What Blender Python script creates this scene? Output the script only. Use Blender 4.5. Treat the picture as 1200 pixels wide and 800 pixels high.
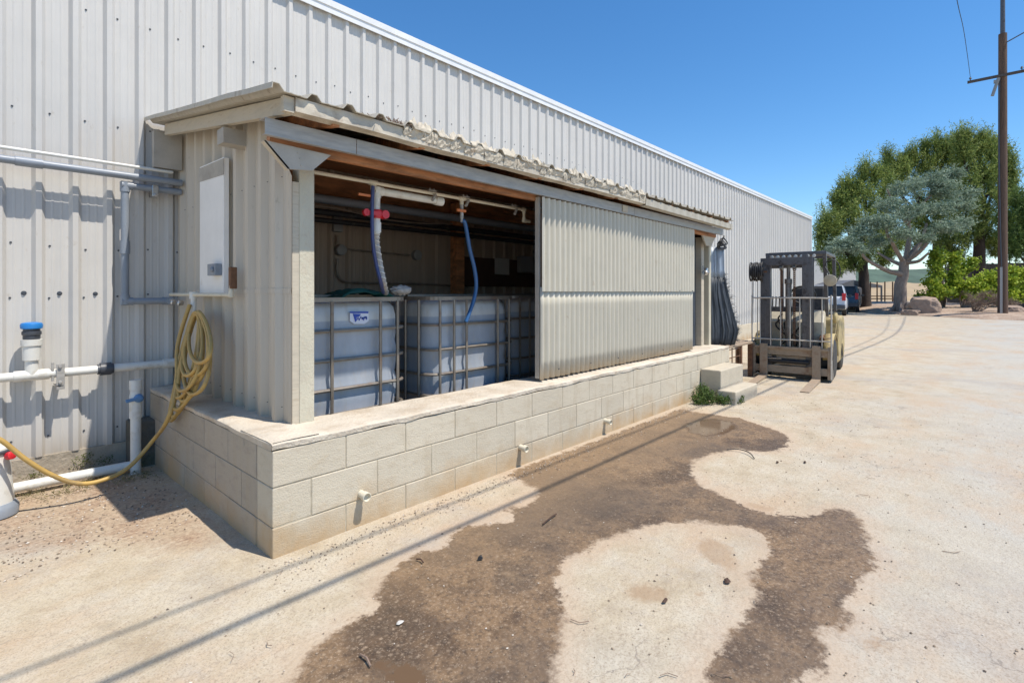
import bpy, bmesh, math, random
import numpy as np
from mathutils import Vector, Matrix, noise as mnoise
for o in list(bpy.data.objects): bpy.data.objects.remove(o)
random.seed(7); RNG = np.random.default_rng(7)
S = bpy.context.scene; COL = S.collection; R = math.radians

# ------------------------------------------------------------------ camera, world, sun, exposure
H = 1.33; F = 604.0; CA = .7405; SA = .6720          # eye height, focal length in px of a 1200 px frame, heading
cam_d = bpy.data.cameras.new('camera'); cam = bpy.data.objects.new('camera', cam_d); COL.objects.link(cam)
cam.location = (0, 0, H); cam.rotation_euler = (R(90), 0, -math.asin(CA))
cam_d.sensor_width = 36; cam_d.lens = F/1200*36; cam_d.shift_y = -58/1200; cam_d.clip_start = .05; cam_d.clip_end = 4000
S.camera = cam
SUN = Vector((-.35, 1.10, -2.33)).normalized()
w = bpy.data.worlds.new('World'); S.world = w; w.use_nodes = True
wn = w.node_tree.nodes; bg = wn['Background']
sky = wn.new('ShaderNodeTexSky'); sky.sky_type = 'NISHITA'; sky.sun_disc = False
sky.sun_elevation = math.asin(-SUN.z); sky.sun_rotation = math.atan2(-SUN.x, -SUN.y)
sky.altitude = 0; sky.air_density = 1.0; sky.dust_density = 0.0; sky.ozone_density = 4.5
hs = wn.new('ShaderNodeHueSaturation'); hs.inputs['Saturation'].default_value = 1.22; hs.inputs['Hue'].default_value = .499; hs.inputs['Value'].default_value = .92
w.node_tree.links.new(sky.outputs[0], hs.inputs['Color']); w.node_tree.links.new(hs.outputs[0], bg.inputs[0]); bg.inputs[1].default_value = .15
sd = bpy.data.lights.new('sun', 'SUN'); sd.energy = 4.4; sd.angle = R(.5); sd.color = (1, .93, .83)
so = bpy.data.objects.new('sun', sd); COL.objects.link(so); so.rotation_euler = SUN.to_track_quat('-Z', 'Y').to_euler()
S.view_settings.view_transform = 'Standard'; S.view_settings.look = 'None'; S.view_settings.gamma = 1
S.view_settings.exposure = .36
S.render.engine = 'CYCLES'

# ------------------------------------------------------------------ helpers
def P(px, py, X=None, Y=None, z=None, D=None):
    """point of the place seen at (px,py) of the 1200x800 photo on a known real plane"""
    k = (px-600)/F; v = (342-py)/F
    a = CA+SA*k; b = SA-CA*k
    if X is not None: D = X/a
    elif Y is not None: D = Y/b
    elif z is not None: D = (z-H)/v
    return Vector((D*a, D*b, H+D*v))

class MB:
    def __init__(s): s.v = []; s.f = []; s.m = []
    def add(s, vs, fs, mi=0):
        n = len(s.v); s.v += [tuple(p) for p in vs]; s.f += [tuple(i+n for i in f) for f in fs]; s.m += [mi]*len(fs); return s
    def box(s, x0, x1, y0, y1, z0, z1, mi=0):
        vs = [(x, y, z) for z in (z0, z1) for y in (y0, y1) for x in (x0, x1)]
        return s.add(vs, [(0,2,3,1),(4,5,7,6),(0,1,5,4),(2,6,7,3),(0,4,6,2),(1,3,7,5)], mi)
    def bar(s, p, q, w, h, up=(0,0,1), mi=0):
        p, q = Vector(p), Vector(q); d = (q-p).normalized(); up = Vector(up)
        if abs(d.dot(up)) > .98: up = Vector((1,0,0))
        a = d.cross(up).normalized()*w/2; b = a.cross(d).normalized()*h/2
        vs = [p-a-b, p+a-b, p+a+b, p-a+b, q-a-b, q+a-b, q+a+b, q-a+b]
        return s.add(vs, [(0,3,2,1),(4,5,6,7),(0,1,5,4),(1,2,6,5),(2,3,7,6),(3,0,4,7)], mi)
    def tube(s, pts, r, seg=10, cap=True, mi=0, closed=False):
        pts = [Vector(p) for p in pts]; n = len(pts); rs = r if isinstance(r, (list, tuple)) else [r]*n
        rings = []; prev = None
        for i, p in enumerate(pts):
            if closed: t = pts[(i+1) % n]-pts[i-1]
            else: t = pts[min(i+1, n-1)]-pts[max(i-1, 0)]
            if t.length < 1e-9: t = Vector((0,0,1))
            t.normalize()
            if prev is None:
                a = t.cross(Vector((0,0,1)))
                if a.length < .05: a = t.cross(Vector((1,0,0)))
            else:
                a = prev-t*prev.dot(t)
            a.normalize(); b = t.cross(a); prev = a
            rings.append([p+(a*math.cos(6.28318*j/seg)+b*math.sin(6.28318*j/seg))*rs[i] for j in range(seg)])
        vs = [q for rg in rings for q in rg]; fs = []
        m = n if closed else n-1
        for i in range(m):
            for j in range(seg):
                k = (j+1) % seg; i2 = (i+1) % n
                fs.append((i*seg+j, i*seg+k, i2*seg+k, i2*seg+j))
        if cap and not closed: fs += [tuple(range(seg))[::-1], tuple((n-1)*seg+j for j in range(seg))]
        return s.add(vs, fs, mi)
    def lathe(s, c, axis, prof, seg=20, mi=0):
        """prof: (distance along axis, radius)"""
        c = Vector(c); ax = Vector(axis).normalized()
        a = ax.cross(Vector((0,0,1)))
        if a.length < .05: a = ax.cross(Vector((1,0,0)))
        a.normalize(); b = ax.cross(a); vs = []; fs = []
        for h, r in prof:
            for j in range(seg):
                t = 6.28318*j/seg; vs.append(c+ax*h+(a*math.cos(t)+b*math.sin(t))*max(r, 1e-4))
        for i in range(len(prof)-1):
            for j in range(seg):
                k = (j+1) % seg; fs.append((i*seg+j, i*seg+k, (i+1)*seg+k, (i+1)*seg+j))
        fs += [tuple(range(seg))[::-1], tuple((len(prof)-1)*seg+j for j in range(seg))]
        return s.add(vs, fs, mi)
    def prism(s, poly, off, mi=0):
        """poly: 3d points in a plane, extruded by vector off"""
        off = Vector(off); n = len(poly); vs = [Vector(p) for p in poly]; vs += [p+off for p in vs]
        fs = [tuple(range(n))[::-1], tuple(range(n, 2*n))]+[(i, (i+1) % n, n+(i+1) % n, n+i) for i in range(n)]
        return s.add(vs, fs, mi)
    def grid(s, rows, mi=0):
        n = len(rows[0]); vs = [p for r in rows for p in r]
        fs = [(i*n+j, i*n+j+1, (i+1)*n+j+1, (i+1)*n+j) for i in range(len(rows)-1) for j in range(n-1)]
        return s.add(vs, fs, mi)

def obj(name, mb, mat, parent=None, local=False, smooth=False, base=None, bevel=0, solid=0, loc=None):
    """link ONE mesh. World-space meshes are shifted to their thing's base; local=True meshes already are local"""
    me = bpy.data.meshes.new(name)
    b = Vector((0,0,0))
    if not local:
        if parent is not None: b = Vector(parent['wb'])
        elif base is not None: b = Vector(base)
    me.from_pydata([(v[0]-b.x, v[1]-b.y, v[2]-b.z) for v in mb.v], [], mb.f)
    mats = mat if isinstance(mat, (list, tuple)) else [mat]
    for m in mats: me.materials.append(m)
    if len(mats) > 1: me.polygons.foreach_set('material_index', mb.m)
    bm = bmesh.new(); bm.from_mesh(me); bmesh.ops.recalc_face_normals(bm, faces=bm.faces); bm.to_mesh(me); bm.free()
    if smooth:
        me.polygons.foreach_set('use_smooth', [True]*len(me.polygons))
        try: me.set_sharp_from_angle(angle=R(40))
        except Exception: pass
    o = bpy.data.objects.new(name, me); COL.objects.link(o)
    if parent is not None: o.parent = parent; o['wb'] = list(parent['wb'])
    else: o.location = b; o['wb'] = list(b)
    if loc is not None: o.location = loc
    if solid:
        m = o.modifiers.new('solid', 'SOLIDIFY'); m.thickness = solid; m.offset = 0
    if bevel:
        m = o.modifiers.new('bevel', 'BEVEL'); m.width = bevel; m.segments = 2; m.limit_method = 'ANGLE'; m.angle_limit = R(40)
    return o
def tag(o, label=None, cat=None, group=None, kind=None):
    if label: o['label'] = label
    if cat: o['category'] = cat
    if group: o['group'] = group
    if kind: o['kind'] = kind
    return o
def thing(name, loc, label, cat, group=None, rz=0):
    o = bpy.data.objects.new(name, None); COL.objects.link(o); o.location = loc; o.rotation_euler = (0,0,rz)
    o.empty_display_size = .1; o['wb'] = list(loc); return tag(o, label, cat, group)
def copy_tree(o, parent=None):
    c = o.copy(); COL.objects.link(c)
    if parent is not None: c.parent = parent
    for ch in [x for x in o.children]: copy_tree(ch, c)
    return c

# ------------------------------------------------------------------ materials
def NT(name):
    m = bpy.data.materials.new(name); m.use_nodes = True; nt = m.node_tree
    return m, nt, nt.nodes, nt.links, nt.nodes['Principled BSDF']
def ramp(N, L, src, stops):
    r = N.new('ShaderNodeValToRGB'); e = r.color_ramp.elements
    while len(e) < len(stops): e.new(.5)
    for i, (p, c) in enumerate(stops): e[i].position = p; e[i].color = (c[0], c[1], c[2], 1) if isinstance(c, (tuple, list)) else (c, c, c, 1)
    L.new(src, r.inputs[0]); return r.outputs[0]
def noise(N, L, vec, scale, detail=5, rough=.6, stretch=None):
    if stretch:
        mp = N.new('ShaderNodeMapping'); mp.inputs['Scale'].default_value = stretch; L.new(vec, mp.inputs[0]); vec = mp.outputs[0]
    n = N.new('ShaderNodeTexNoise'); n.inputs['Scale'].default_value = scale; n.inputs['Detail'].default_value = detail
    n.inputs['Roughness'].default_value = rough; L.new(vec, n.inputs['Vector']); return n.outputs['Fac']
def mix(N, L, fac, a, b, mode='MIX'):
    m = N.new('ShaderNodeMix'); m.data_type = 'RGBA'; m.blend_type = mode; m.clamp_factor = True
    for s, v in ((m.inputs[0], fac), (m.inputs[6], a), (m.inputs[7], b)):
        if isinstance(v, (int, float)): s.default_value = v
        elif isinstance(v, (tuple, list)): s.default_value = (v[0], v[1], v[2], 1)
        else: L.new(v, s)
    return m.outputs[2]
def mth(N, L, op, a, b=0.0, clamp=False):
    m = N.new('ShaderNodeMath'); m.operation = op; m.use_clamp = clamp
    for i, v in enumerate((a, b)):
        if isinstance(v, (int, float)): m.inputs[i].default_value = v
        else: L.new(v, m.inputs[i])
    return m.outputs[0]
def bump(N, L, B, h, strength=.3, dist=.01):
    b = N.new('ShaderNodeBump'); b.inputs['Strength'].default_value = strength; b.inputs['Distance'].default_value = dist
    L.new(h, b.inputs['Height']); L.new(b.outputs[0], B.inputs['Normal'])
def pm(name, c, rough=.7, metal=0, var=.15, scale=6, bumps=.25, dirt=None, dirt_amt=.45, dscale=3, stretch=(1,1,1), fine=60, dist=.004, spec=.5):
    """weathered solid: base colour with tone variation, blotches of dirt, fine grain bump"""
    m, nt, N, L, B = NT(name)
    tc = N.new('ShaderNodeTexCoord').outputs['Object']
    n1 = noise(N, L, tc, scale, 6, .6, stretch)
    lo = tuple(x*(1-var) for x in c); hi = tuple(min(1, x*(1+var)) for x in c)
    col = ramp(N, L, n1, [(.3, lo), (.7, hi)])
    if dirt:
        n2 = noise(N, L, tc, dscale, 8, .68, stretch)
        f = ramp(N, L, n2, [(1-dirt_amt-.06, 0.), (1-dirt_amt+.16, 1.)])
        col = mix(N, L, f, col, dirt)
    L.new(col, B.inputs['Base Color'])
    n3 = noise(N, L, tc, fine, 4, .6, stretch)
    rr = ramp(N, L, n1, [(.3, max(0, rough-.08)), (.7, min(1, rough+.08))]); L.new(rr, B.inputs['Roughness'])
    B.inputs['Metallic'].default_value = metal; B.inputs['Specular IOR Level'].default_value = spec
    if bumps: bump(N, L, B, n3, bumps, dist)
    return m
# painted sheet steel with faint vertical streaks and grime near the bottom edge
def sheet_mat(name, c, streak=.1, grime=(.30,.26,.20), zlow=None, zr=.5, rough=.5, spec=.4, grime_amt=.62, dents=.35):
    m, nt, N, L, B = NT(name)
    g = N.new('ShaderNodeNewGeometry').outputs['Position']
    n1 = noise(N, L, g, 5, 5, .6, (6, 6, .35)); n2 = noise(N, L, g, .9, 3, .5); n3 = noise(N, L, g, 22, 6, .7, (1, 1, .5))
    col = ramp(N, L, n1, [(.25, tuple(x*(1-streak) for x in c)), (.75, tuple(min(1, x*(1+streak*.6)) for x in c))])
    col = mix(N, L, ramp(N, L, n2, [(.35, .0), (.75, .35)]), col, tuple(x*.86 for x in c))
    f = ramp(N, L, n3, [(grime_amt, 0.), (grime_amt+.12, 1.)])
    if zlow is not None:
        sx = N.new('ShaderNodeSeparateXYZ'); L.new(g, sx.inputs[0])
        mr = N.new('ShaderNodeMapRange'); L.new(sx.outputs[2], mr.inputs[0]); mr.inputs[1].default_value = zlow; mr.inputs[2].default_value = zlow+zr
        mr.inputs[3].default_value = 1; mr.inputs[4].default_value = 0
        ff = mth(N, L, 'MULTIPLY', mth(N, L, 'POWER', mr.outputs[0], 2.5), mth(N, L, 'MULTIPLY', n1, 1.6), True)
        f = mth(N, L, 'MAXIMUM', mth(N, L, 'MULTIPLY', f, .5), ff)
    else: f = mth(N, L, 'MULTIPLY', f, .5)
    col = mix(N, L, f, col, grime)
    L.new(col, B.inputs['Base Color']); B.inputs['Specular IOR Level'].default_value = spec
    L.new(ramp(N, L, n3, [(.3, rough-.1), (.7, rough+.15)]), B.inputs['Roughness'])
    bump(N, L, B, noise(N, L, g, 2.0, 3, .5), dents, .022)
    return m

M = {}
M['barn'] = sheet_mat('barn_steel', (.56,.54,.505), .07, zlow=.15, zr=.35, grime=(.36,.31,.25))
M['shedside'] = sheet_mat('shed_side_steel', (.55,.49,.40), .10, zlow=.5, zr=.5)
M['panel'] = sheet_mat('corrugated_iron', (.60,.56,.46), .12, zlow=.56, zr=.30, grime=(.40,.30,.20), grime_amt=.6)
M['roof'] = sheet_mat('roof_steel', (.46,.42,.34), .14, grime=(.22,.14,.08), grime_amt=.56)
M['trim'] = pm('white_trim', (.72,.72,.71), .4, var=.05)
M['galv'] = pm('galvanised', (.36,.345,.32), .5, .15, var=.18, scale=9, dirt=(.30,.28,.26), dirt_amt=.35, dscale=4, stretch=(1,6,6), bumps=.15)
M['fascia'] = pm('fascia_metal', (.50,.45,.36), .6, 0, var=.18, scale=6, dirt=(.27,.20,.13), dirt_amt=.42, dscale=5, bumps=.4, fine=30, dist=.01)
M['flap'] = pm('roof_coating', (.50,.44,.34), .7, 0, var=.15, scale=12, dirt=(.36,.27,.18), dirt_amt=.4, dscale=9, bumps=.6, fine=25, dist=.012)
M['redwood'] = pm('brown_board', (.44,.19,.08), .7, var=.4, scale=4, dirt=(.17,.075,.03), dirt_amt=.45, dscale=3, stretch=(1,5,5), bumps=.4, fine=30)
M['oldwood'] = pm('old_painted_wood', (.50,.44,.34), .75, var=.12, scale=6, dirt=(.30,.23,.15), dirt_amt=.38, dscale=6, stretch=(1,1,6), bumps=.4, fine=40)
M['postpaint'] = pm('post_paint', (.52,.48,.37), .7, var=.10, scale=6, dirt=(.47,.41,.31), dirt_amt=.45, dscale=24, bumps=.6, fine=60, dist=.006)
M['greywood'] = pm('grey_plywood', (.40,.37,.32), .8, var=.15, scale=6, dirt=(.28,.25,.21), dirt_amt=.4, dscale=4, bumps=.4)
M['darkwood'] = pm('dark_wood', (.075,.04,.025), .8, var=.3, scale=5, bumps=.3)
M['bars'] = pm('backrest_bars', (.50,.46,.40), .5, .2, var=.15, dirt=(.25,.18,.12), dirt_amt=.35, dscale=8, bumps=.1)
M['shadeback'] = sheet_mat('shade_tan_sheet', (.36,.28,.21), .12)  # warehouse wall tone with shed shade and grime put into the colour
M['pvcw'] = pm('white_pvc', (.68,.67,.62), .4, var=.06, dirt=(.46,.41,.32), dirt_amt=.42, dscale=8, bumps=.05)
M['pvcc'] = pm('cream_pvc', (.62,.57,.45), .45, var=.08, dirt=(.40,.32,.2), dirt_amt=.35, dscale=9, bumps=.05)
M['pvcg'] = pm('grey_pvc', (.24,.27,.31), .42, var=.10, dirt=(.34,.34,.34), dirt_amt=.35, dscale=7, bumps=.05)
M['dgrey'] = pm('dark_grey_plastic', (.055,.062,.075), .45, var=.15, bumps=.1)
M['blk'] = pm('black_rubber', (.018,.018,.02), .6, var=.3, bumps=.2, dirt=(.08,.07,.06), dirt_amt=.4, dscale=9)
M['bluecap'] = pm('blue_plastic', (.02,.19,.52), .4, var=.08, bumps=.05)
M['steelblue'] = pm('blue_handle', (.10,.22,.40), .45, var=.1, bumps=.05)
M['red'] = pm('red_plastic', (.55,.02,.03), .35, var=.1, bumps=.05)
M['orange'] = pm('orange_handle', (.55,.17,.05), .4, var=.1, bumps=.05)
M['whitepaint'] = pm('white_paint', (.82,.80,.76), .55, var=.05, dirt=(.48,.42,.34), dirt_amt=.33, dscale=4, bumps=.15)
M['rust'] = pm('rust', (.17,.085,.045), .85, .1, var=.4, scale=14, dirt=(.08,.05,.035), dirt_amt=.45, dscale=6, bumps=.7, fine=50, dist=.006)
M['steel'] = pm('worn_steel', (.20,.19,.18), .5, .55, var=.25, scale=9, dirt=(.13,.075,.045), dirt_amt=.45, dscale=7, bumps=.35)
M['cage'] = pm('cage_steel', (.27,.23,.185), .5, .45, var=.2, scale=9, dirt=(.20,.12,.08), dirt_amt=.4, dscale=8, bumps=.2)
M['mast'] = pm('mast_grease', (.135,.13,.135), .45, .4, var=.4, scale=9, dirt=(.055,.045,.042), dirt_amt=.48, dscale=9, bumps=.5)
M['woodrust'] = pm('rusty_plate', (.36,.28,.20), .8, .1, var=.3, scale=7, dirt=(.20,.11,.06), dirt_amt=.45, dscale=7, bumps=.5, stretch=(3,1,1))
M['yellow'] = pm('yellow_paint', (.52,.40,.17), .55, var=.2, dirt=(.16,.11,.06), dirt_amt=.52, dscale=6, bumps=.15)
M['beige'] = pm('beige_paint', (.52,.46,.34), .5, var=.12, dirt=(.22,.16,.10), dirt_amt=.4, dscale=6, bumps=.15)
M['hose'] = pm('yellow_hose', (.46,.30,.09), .5, var=.15, scale=5, dirt=(.28,.20,.10), dirt_amt=.42, dscale=9, bumps=.1)
M['bluehose'] = pm('blue_hose', (.03,.10,.24), .35, var=.1, bumps=.05)
M['label'] = pm('sticker_white', (.6,.62,.68), .5, var=.05, bumps=0)
M['labelblue'] = pm('sticker_blue', (.02,.06,.34), .5, var=.1, bumps=0)
M['green'] = pm('green_plastic', (.01,.10,.08), .6, var=.3, bumps=.3)
M['rag'] = pm('grey_rag', (.42,.40,.37), .9, var=.25, scale=20, bumps=.7, dist=.01)
M['paper'] = pm('paper', (.50,.48,.44), .8, var=.06, bumps=.05)
M['boxgrey'] = pm('grey_box', (.26,.26,.25), .6, var=.1, bumps=.1)
M['tarp'] = pm('dark_tarp', (.045,.055,.068), .65, var=.3, scale=8, dirt=(.10,.115,.13), dirt_amt=.38, dscale=7, stretch=(3,3,.6), bumps=.4, fine=40)
M['clear'] = pm('dusty_vinyl', (.28,.34,.42), .35, var=.15, scale=8, bumps=.2)
M['bark'] = pm('bark', (.33,.26,.21), .95, var=.3, scale=5, dirt=(.19,.145,.115), dirt_amt=.45, dscale=6, stretch=(4,4,.6), bumps=1, fine=14, dist=.05)
M['barkdark'] = pm('dark_bark', (.07,.05,.04), .95, var=.3, scale=5, stretch=(4,4,.6), bumps=1, fine=14, dist=.05)
M['pole'] = pm('pole_wood', (.125,.075,.05), .9, var=.25, scale=4, dirt=(.055,.038,.03), dirt_amt=.45, dscale=5, stretch=(5,5,.35), bumps=.8, fine=18, dist=.02)
M['rock'] = pm('boulder_rock', (.34,.25,.19), .95, var=.25, scale=3, dirt=(.14,.115,.10), dirt_amt=.42, dscale=2.5, bumps=1, fine=9, dist=.06)
M['farwhite'] = pm('far_white_wall', (.62,.60,.56), .7, var=.05)
M['farroof'] = pm('far_grey_roof', (.12,.12,.125), .7, var=.1)
M['fence'] = pm('weathered_fence', (.085,.07,.06), .9, var=.3, scale=3, bumps=.4, stretch=(5,5,.5))
M['carwhite'] = pm('car_white', (.62,.65,.68), .25, 0, var=.02, bumps=0)
M['carblue'] = pm('car_blue', (.05,.085,.12), .25, .3, var=.05, bumps=0)
M['glass'] = pm('car_glass', (.02,.025,.03), .08, 0, var=.1, bumps=0)
M['twig'] = pm('dry_twig', (.22,.155,.115), .9, var=.25, bumps=.2)
M['lens'] = pm('lamp_lens', (.45,.38,.27), .4, 0, var=.1, scale=20, bumps=.3)
M['chrome'] = pm('chrome', (.5,.5,.5), .25, .9, var=.1, bumps=.05)

def block_mat(name, c, stain, grey=False):
    m, nt, N, L, B = NT(name)
    g = N.new('ShaderNodeNewGeometry').outputs['Position']
    n1 = noise(N, L, g, 2.2, 5, .6); n2 = noise(N, L, g, 9, 7, .7, (1,1,2.2)); n3 = noise(N, L, g, 120, 3, .6); n4 = noise(N, L, g, 3.0, 8, .65, (1,1,.8))
    col = ramp(N, L, n1, [(.3, tuple(x*.90 for x in c)), (.7, tuple(x*1.06 for x in c))])
    ri = N.new('ShaderNodeNewGeometry'); col = mix(N, L, .5, col, ramp(N, L, ri.outputs['Random Per Island'], [(0, tuple(x*.84 for x in c)), (1, tuple(x*1.08 for x in c))]))
    col = mix(N, L, ramp(N, L, n2, [(.50, 0.), (.70, .60)]), col, stain)
    sx = N.new('ShaderNodeSeparateXYZ'); L.new(g, sx.inputs[0])
    low = mth(N, L, 'ADD', mth(N, L, 'MULTIPLY', sx.outputs[2], -5.0), mth(N, L, 'MULTIPLY', n4, 3.2))
    col = mix(N, L, mth(N, L, 'MULTIPLY', mth(N, L, 'SUBTRACT', low, .62), .75, True), col, (.45,.31,.17))
    dr = noise(N, L, g, 7, 6, .7, (1,1,.12)); col = mix(N, L, ramp(N, L, dr, [(.54, 0.), (.72, .5)]), col, (.40,.32,.21))
    col = mix(N, L, ramp(N, L, noise(N, L, g, 28, 5, .8), [(.64, 0.), (.70, .55)]), col, (.30,.25,.19))
    col = mix(N, L, ramp(N, L, n3, [(.30, .35), (.42, 0.)]), col, tuple(x*.6 for x in c))
    L.new(col, B.inputs['Base Color']); B.inputs['Roughness'].default_value = .92; B.inputs['Specular IOR Level'].default_value = .25
    h = mth(N, L, 'ADD', n3, mth(N, L, 'MULTIPLY', n2, 1.5)); bump(N, L, B, h, .45, .006)
    return m
M['block'] = block_mat('painted_block', (.58,.515,.40), (.46,.38,.27))
M['blockgrey'] = block_mat('grey_block', (.42,.365,.29), (.30,.26,.22))  # darker, greyer tone for the side blocks
M['mortar'] = pm('mortar', (.40,.35,.26), .95, var=.25, scale=10, bumps=.6)
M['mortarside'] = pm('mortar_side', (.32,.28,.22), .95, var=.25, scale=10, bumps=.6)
M['cap'] = pm('mortar_cap', (.58,.51,.41), .95, var=.12, scale=5, dirt=(.44,.35,.25), dirt_amt=.45, dscale=4, bumps=.8, fine=45, dist=.012)
M['concrete'] = pm('step_concrete', (.50,.44,.34), .95, var=.12, scale=5, dirt=(.36,.30,.23), dirt_amt=.4, dscale=5, bumps=.7, fine=50, dist=.01)
M['found'] = pm('foundation', (.36,.31,.24), .95, var=.2, scale=5, dirt=(.13,.13,.06), dirt_amt=.42, dscale=2.6, bumps=.8, fine=30, dist=.015)
M['mossblock'] = pm('mossy_block', (.13,.12,.10), .95, var=.3, scale=6, dirt=(.05,.07,.03), dirt_amt=.45, dscale=4, bumps=.9, fine=30, dist=.02)

def leaf_mat(name, a, b, c):
    m, nt, N, L, B = NT(name)
    ri = N.new('ShaderNodeNewGeometry'); tc = N.new('ShaderNodeTexCoord').outputs['Object']
    col = ramp(N, L, ri.outputs['Random Per Island'], [(0, a), (.55, b), (1, c)])
    n = noise(N, L, tc, .9, 3, .6); col = mix(N, L, ramp(N, L, n, [(.4, 0.), (.65, .5)]), col, a)
    L.new(col, B.inputs['Base Color']); B.inputs['Roughness'].default_value = .6; B.inputs['Specular IOR Level'].default_value = .25
    t = N.new('ShaderNodeBsdfTranslucent'); L.new(col, t.inputs[0]); ms = N.new('ShaderNodeMixShader'); ms.inputs[0].default_value = .3
    L.new(B.outputs[0], ms.inputs[1]); L.new(t.outputs[0], ms.inputs[2]); L.new(ms.outputs[0], N['Material Output'].inputs[0])
    return m
M['pine'] = leaf_mat('pine_needles', (.08,.12,.03), (.26,.34,.08), (.52,.56,.17))
M['cedar'] = leaf_mat('blue_needles', (.11,.16,.105), (.28,.37,.265), (.48,.56,.42))
M['dpine'] = leaf_mat('dark_needles', (.07,.12,.03), (.14,.21,.055), (.24,.31,.08))
M['bright'] = leaf_mat('bright_leaves', (.12,.20,.02), (.30,.40,.04), (.50,.55,.07))
M['hedge'] = leaf_mat('hedge_leaves', (.18,.27,.02), (.38,.48,.05), (.56,.62,.09))
M['weed'] = leaf_mat('weed_leaves', (.05,.09,.02), (.10,.16,.04), (.17,.22,.07))
M['drytwig'] = leaf_mat('dry_leaves', (.14,.10,.075), (.24,.18,.14), (.33,.25,.20))
M['moss'] = leaf_mat('dry_grass', (.12,.13,.05), (.26,.22,.11), (.36,.30,.16))

# ------------------------------------------------------------------ ground
def sdf(poly, X, Y):
    """signed distance (inside positive) of grid points to a polygon"""
    d = np.full(X.shape, 1e9); ins = np.zeros(X.shape, bool); n = len(poly)
    for i in range(n):
        ax, ay = poly[i]; bx, by = poly[(i+1) % n]
        ex, ey = bx-ax, by-ay; l2 = ex*ex+ey*ey+1e-12
        t = np.clip(((X-ax)*ex+(Y-ay)*ey)/l2, 0, 1)
        d = np.minimum(d, np.hypot(X-ax-t*ex, Y-ay-t*ey))
        c = ((ay > Y) != (by > Y)); ins ^= c & (X < (bx-ax)*(Y-ay)/((by-ay) if abs(by-ay) > 1e-12 else 1e-12)+ax)
    return np.where(ins, d, -d)
def gp(pts): return [tuple(P(x, y, z=0)[:2]) for x, y in pts]
wet_px = [(320,830),(345,790),(356,770),(372,756),(395,735),(416,724),(436,716),(444,712),(446,700),(440,692),(452,676),(460,664),(474,655),(490,646),(510,644),(524,638),
 (530,624),(546,616),(575,612),(598,610),(602,603),(588,598),(602,592),(616,592),(632,578),(622,570),(608,562),(596,556),(606,549),(700,515),(800,478),
 (812,482),(841,486),(868,490),(887,497),(905,502),(919,508),(926,516),(921,522),(908,528),(885,529),(864,525),(845,530),(827,533),(812,540),(808,548),(815,562),
 (828,570),(841,576),(858,585),(873,592),(890,598),(901,601),(920,604),(939,604),(955,602),(967,599),(984,595),(997,598),(1006,606),(1014,616),(1016,630),(1019,644),
 (1029,660),(1026,670),(1013,674),(1006,684),(1002,695),(990,704),(986,712),(997,720),(992,730),(982,736),(968,736),(957,742),(966,752),(978,763),(970,774),(955,784),
 (946,792),(938,802),(930,830),(815,830),(820,787),(832,775),(838,762),(848,748),(857,738),(866,730),(876,724),(872,714),(880,702),(889,692),(878,684),(879,673),(888,660),(896,650),
 (902,637),(899,627),(884,620),(864,614),(827,611),(800,611),(775,612),(752,616),(733,623),(708,631),(687,642),(665,652),(654,664),(651,680),(655,693),(662,710),(664,726),(658,742),(654,759),(653,780),(655,830)]
damp_px = [[(812,640),(818,630),(832,628),(850,634),(866,640),(870,655),(868,668),(855,670),(840,660),(822,655)],
 [(861,590),(872,584),(890,588),(905,592),(912,597),(905,600),(885,598),(870,595)],
 [(806,695),(810,690),(820,689),(829,694),(828,699),(818,702),(809,700)],
 [(720,688),(740,680),(770,682),(790,690),(785,702),(760,706),(735,700)],
 [(1004,752),(1015,742),(1035,742),(1050,752),(1046,762),(1025,764),(1010,760)],
 [(775,741),(781,738),(787,742),(781,746)],
 [(985,708),(997,705),(1005,712),(1000,726),(990,722)]]
puddle_px = [[(800,498),(815,492),(838,490),(860,494),(866,502),(850,509),(826,512),(806,507)],
 [(425,776),(450,768),(480,770),(500,778),(520,800),(470,812),(440,800)],[(940,728),(965,725),(978,730),(960,736),(942,735)],
 [(540,722),(500,733),(475,738),(480,742),(510,739),(545,730),(590,722)]]
soil_px = [(-60,572),(160,545),(172,543),(205,565),(250,598),(318,652),(322,664),(300,650),(262,645),(225,650),(190,655),(150,648),(110,640),(70,650),(30,652),(-70,664)]
def lines(a, b, step, lo, hi):
    c = list(np.arange(a, b+1e-6, step)); s = step
    x = c[-1]; up = []
    while x < hi: s *= 1.22; x += s; up.append(min(x, hi))
    x = c[0]; s = step; dn = []
    while x > lo: s *= 1.22; x -= s; dn.append(max(x, lo))
    return np.array(dn[::-1]+c+up)
gx = lines(.1, 8.2, .035, -300, 1500); gy = lines(-.9, 5.0, .035, -900, 900)
GX, GY = np.meshgrid(gx, gy)
wet = sdf(gp(wet_px), GX, GY)
damp = np.maximum.reduce([sdf(gp(p), GX, GY) for p in damp_px]); pud = np.maximum.reduce([sdf(gp(p), GX, GY) for p in puddle_px])
soil = sdf(gp(soil_px), GX, GY)
def gz(x, y):
    return .006*math.sin(x*1.3+y*.8)*math.sin(y*1.9-x*.4)
GZ = .005*np.sin(GX*1.3+GY*.8)*np.sin(GY*1.9-GX*.4)*(np.abs(GX) < 30)*(np.abs(GY) < 30) - .004
gz_rows = [[(gx[j], gy[i], GZ[i, j]) for j in range(len(gx))] for i in range(len(gy))]
mg = MB().grid(gz_rows)
m, nt, N, L, B = NT('ground_concrete')
g = N.new('ShaderNodeNewGeometry').outputs['Position']
def att(nm):
    a = N.new('ShaderNodeAttribute'); a.attribute_name = nm; return a.outputs['Fac']
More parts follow.
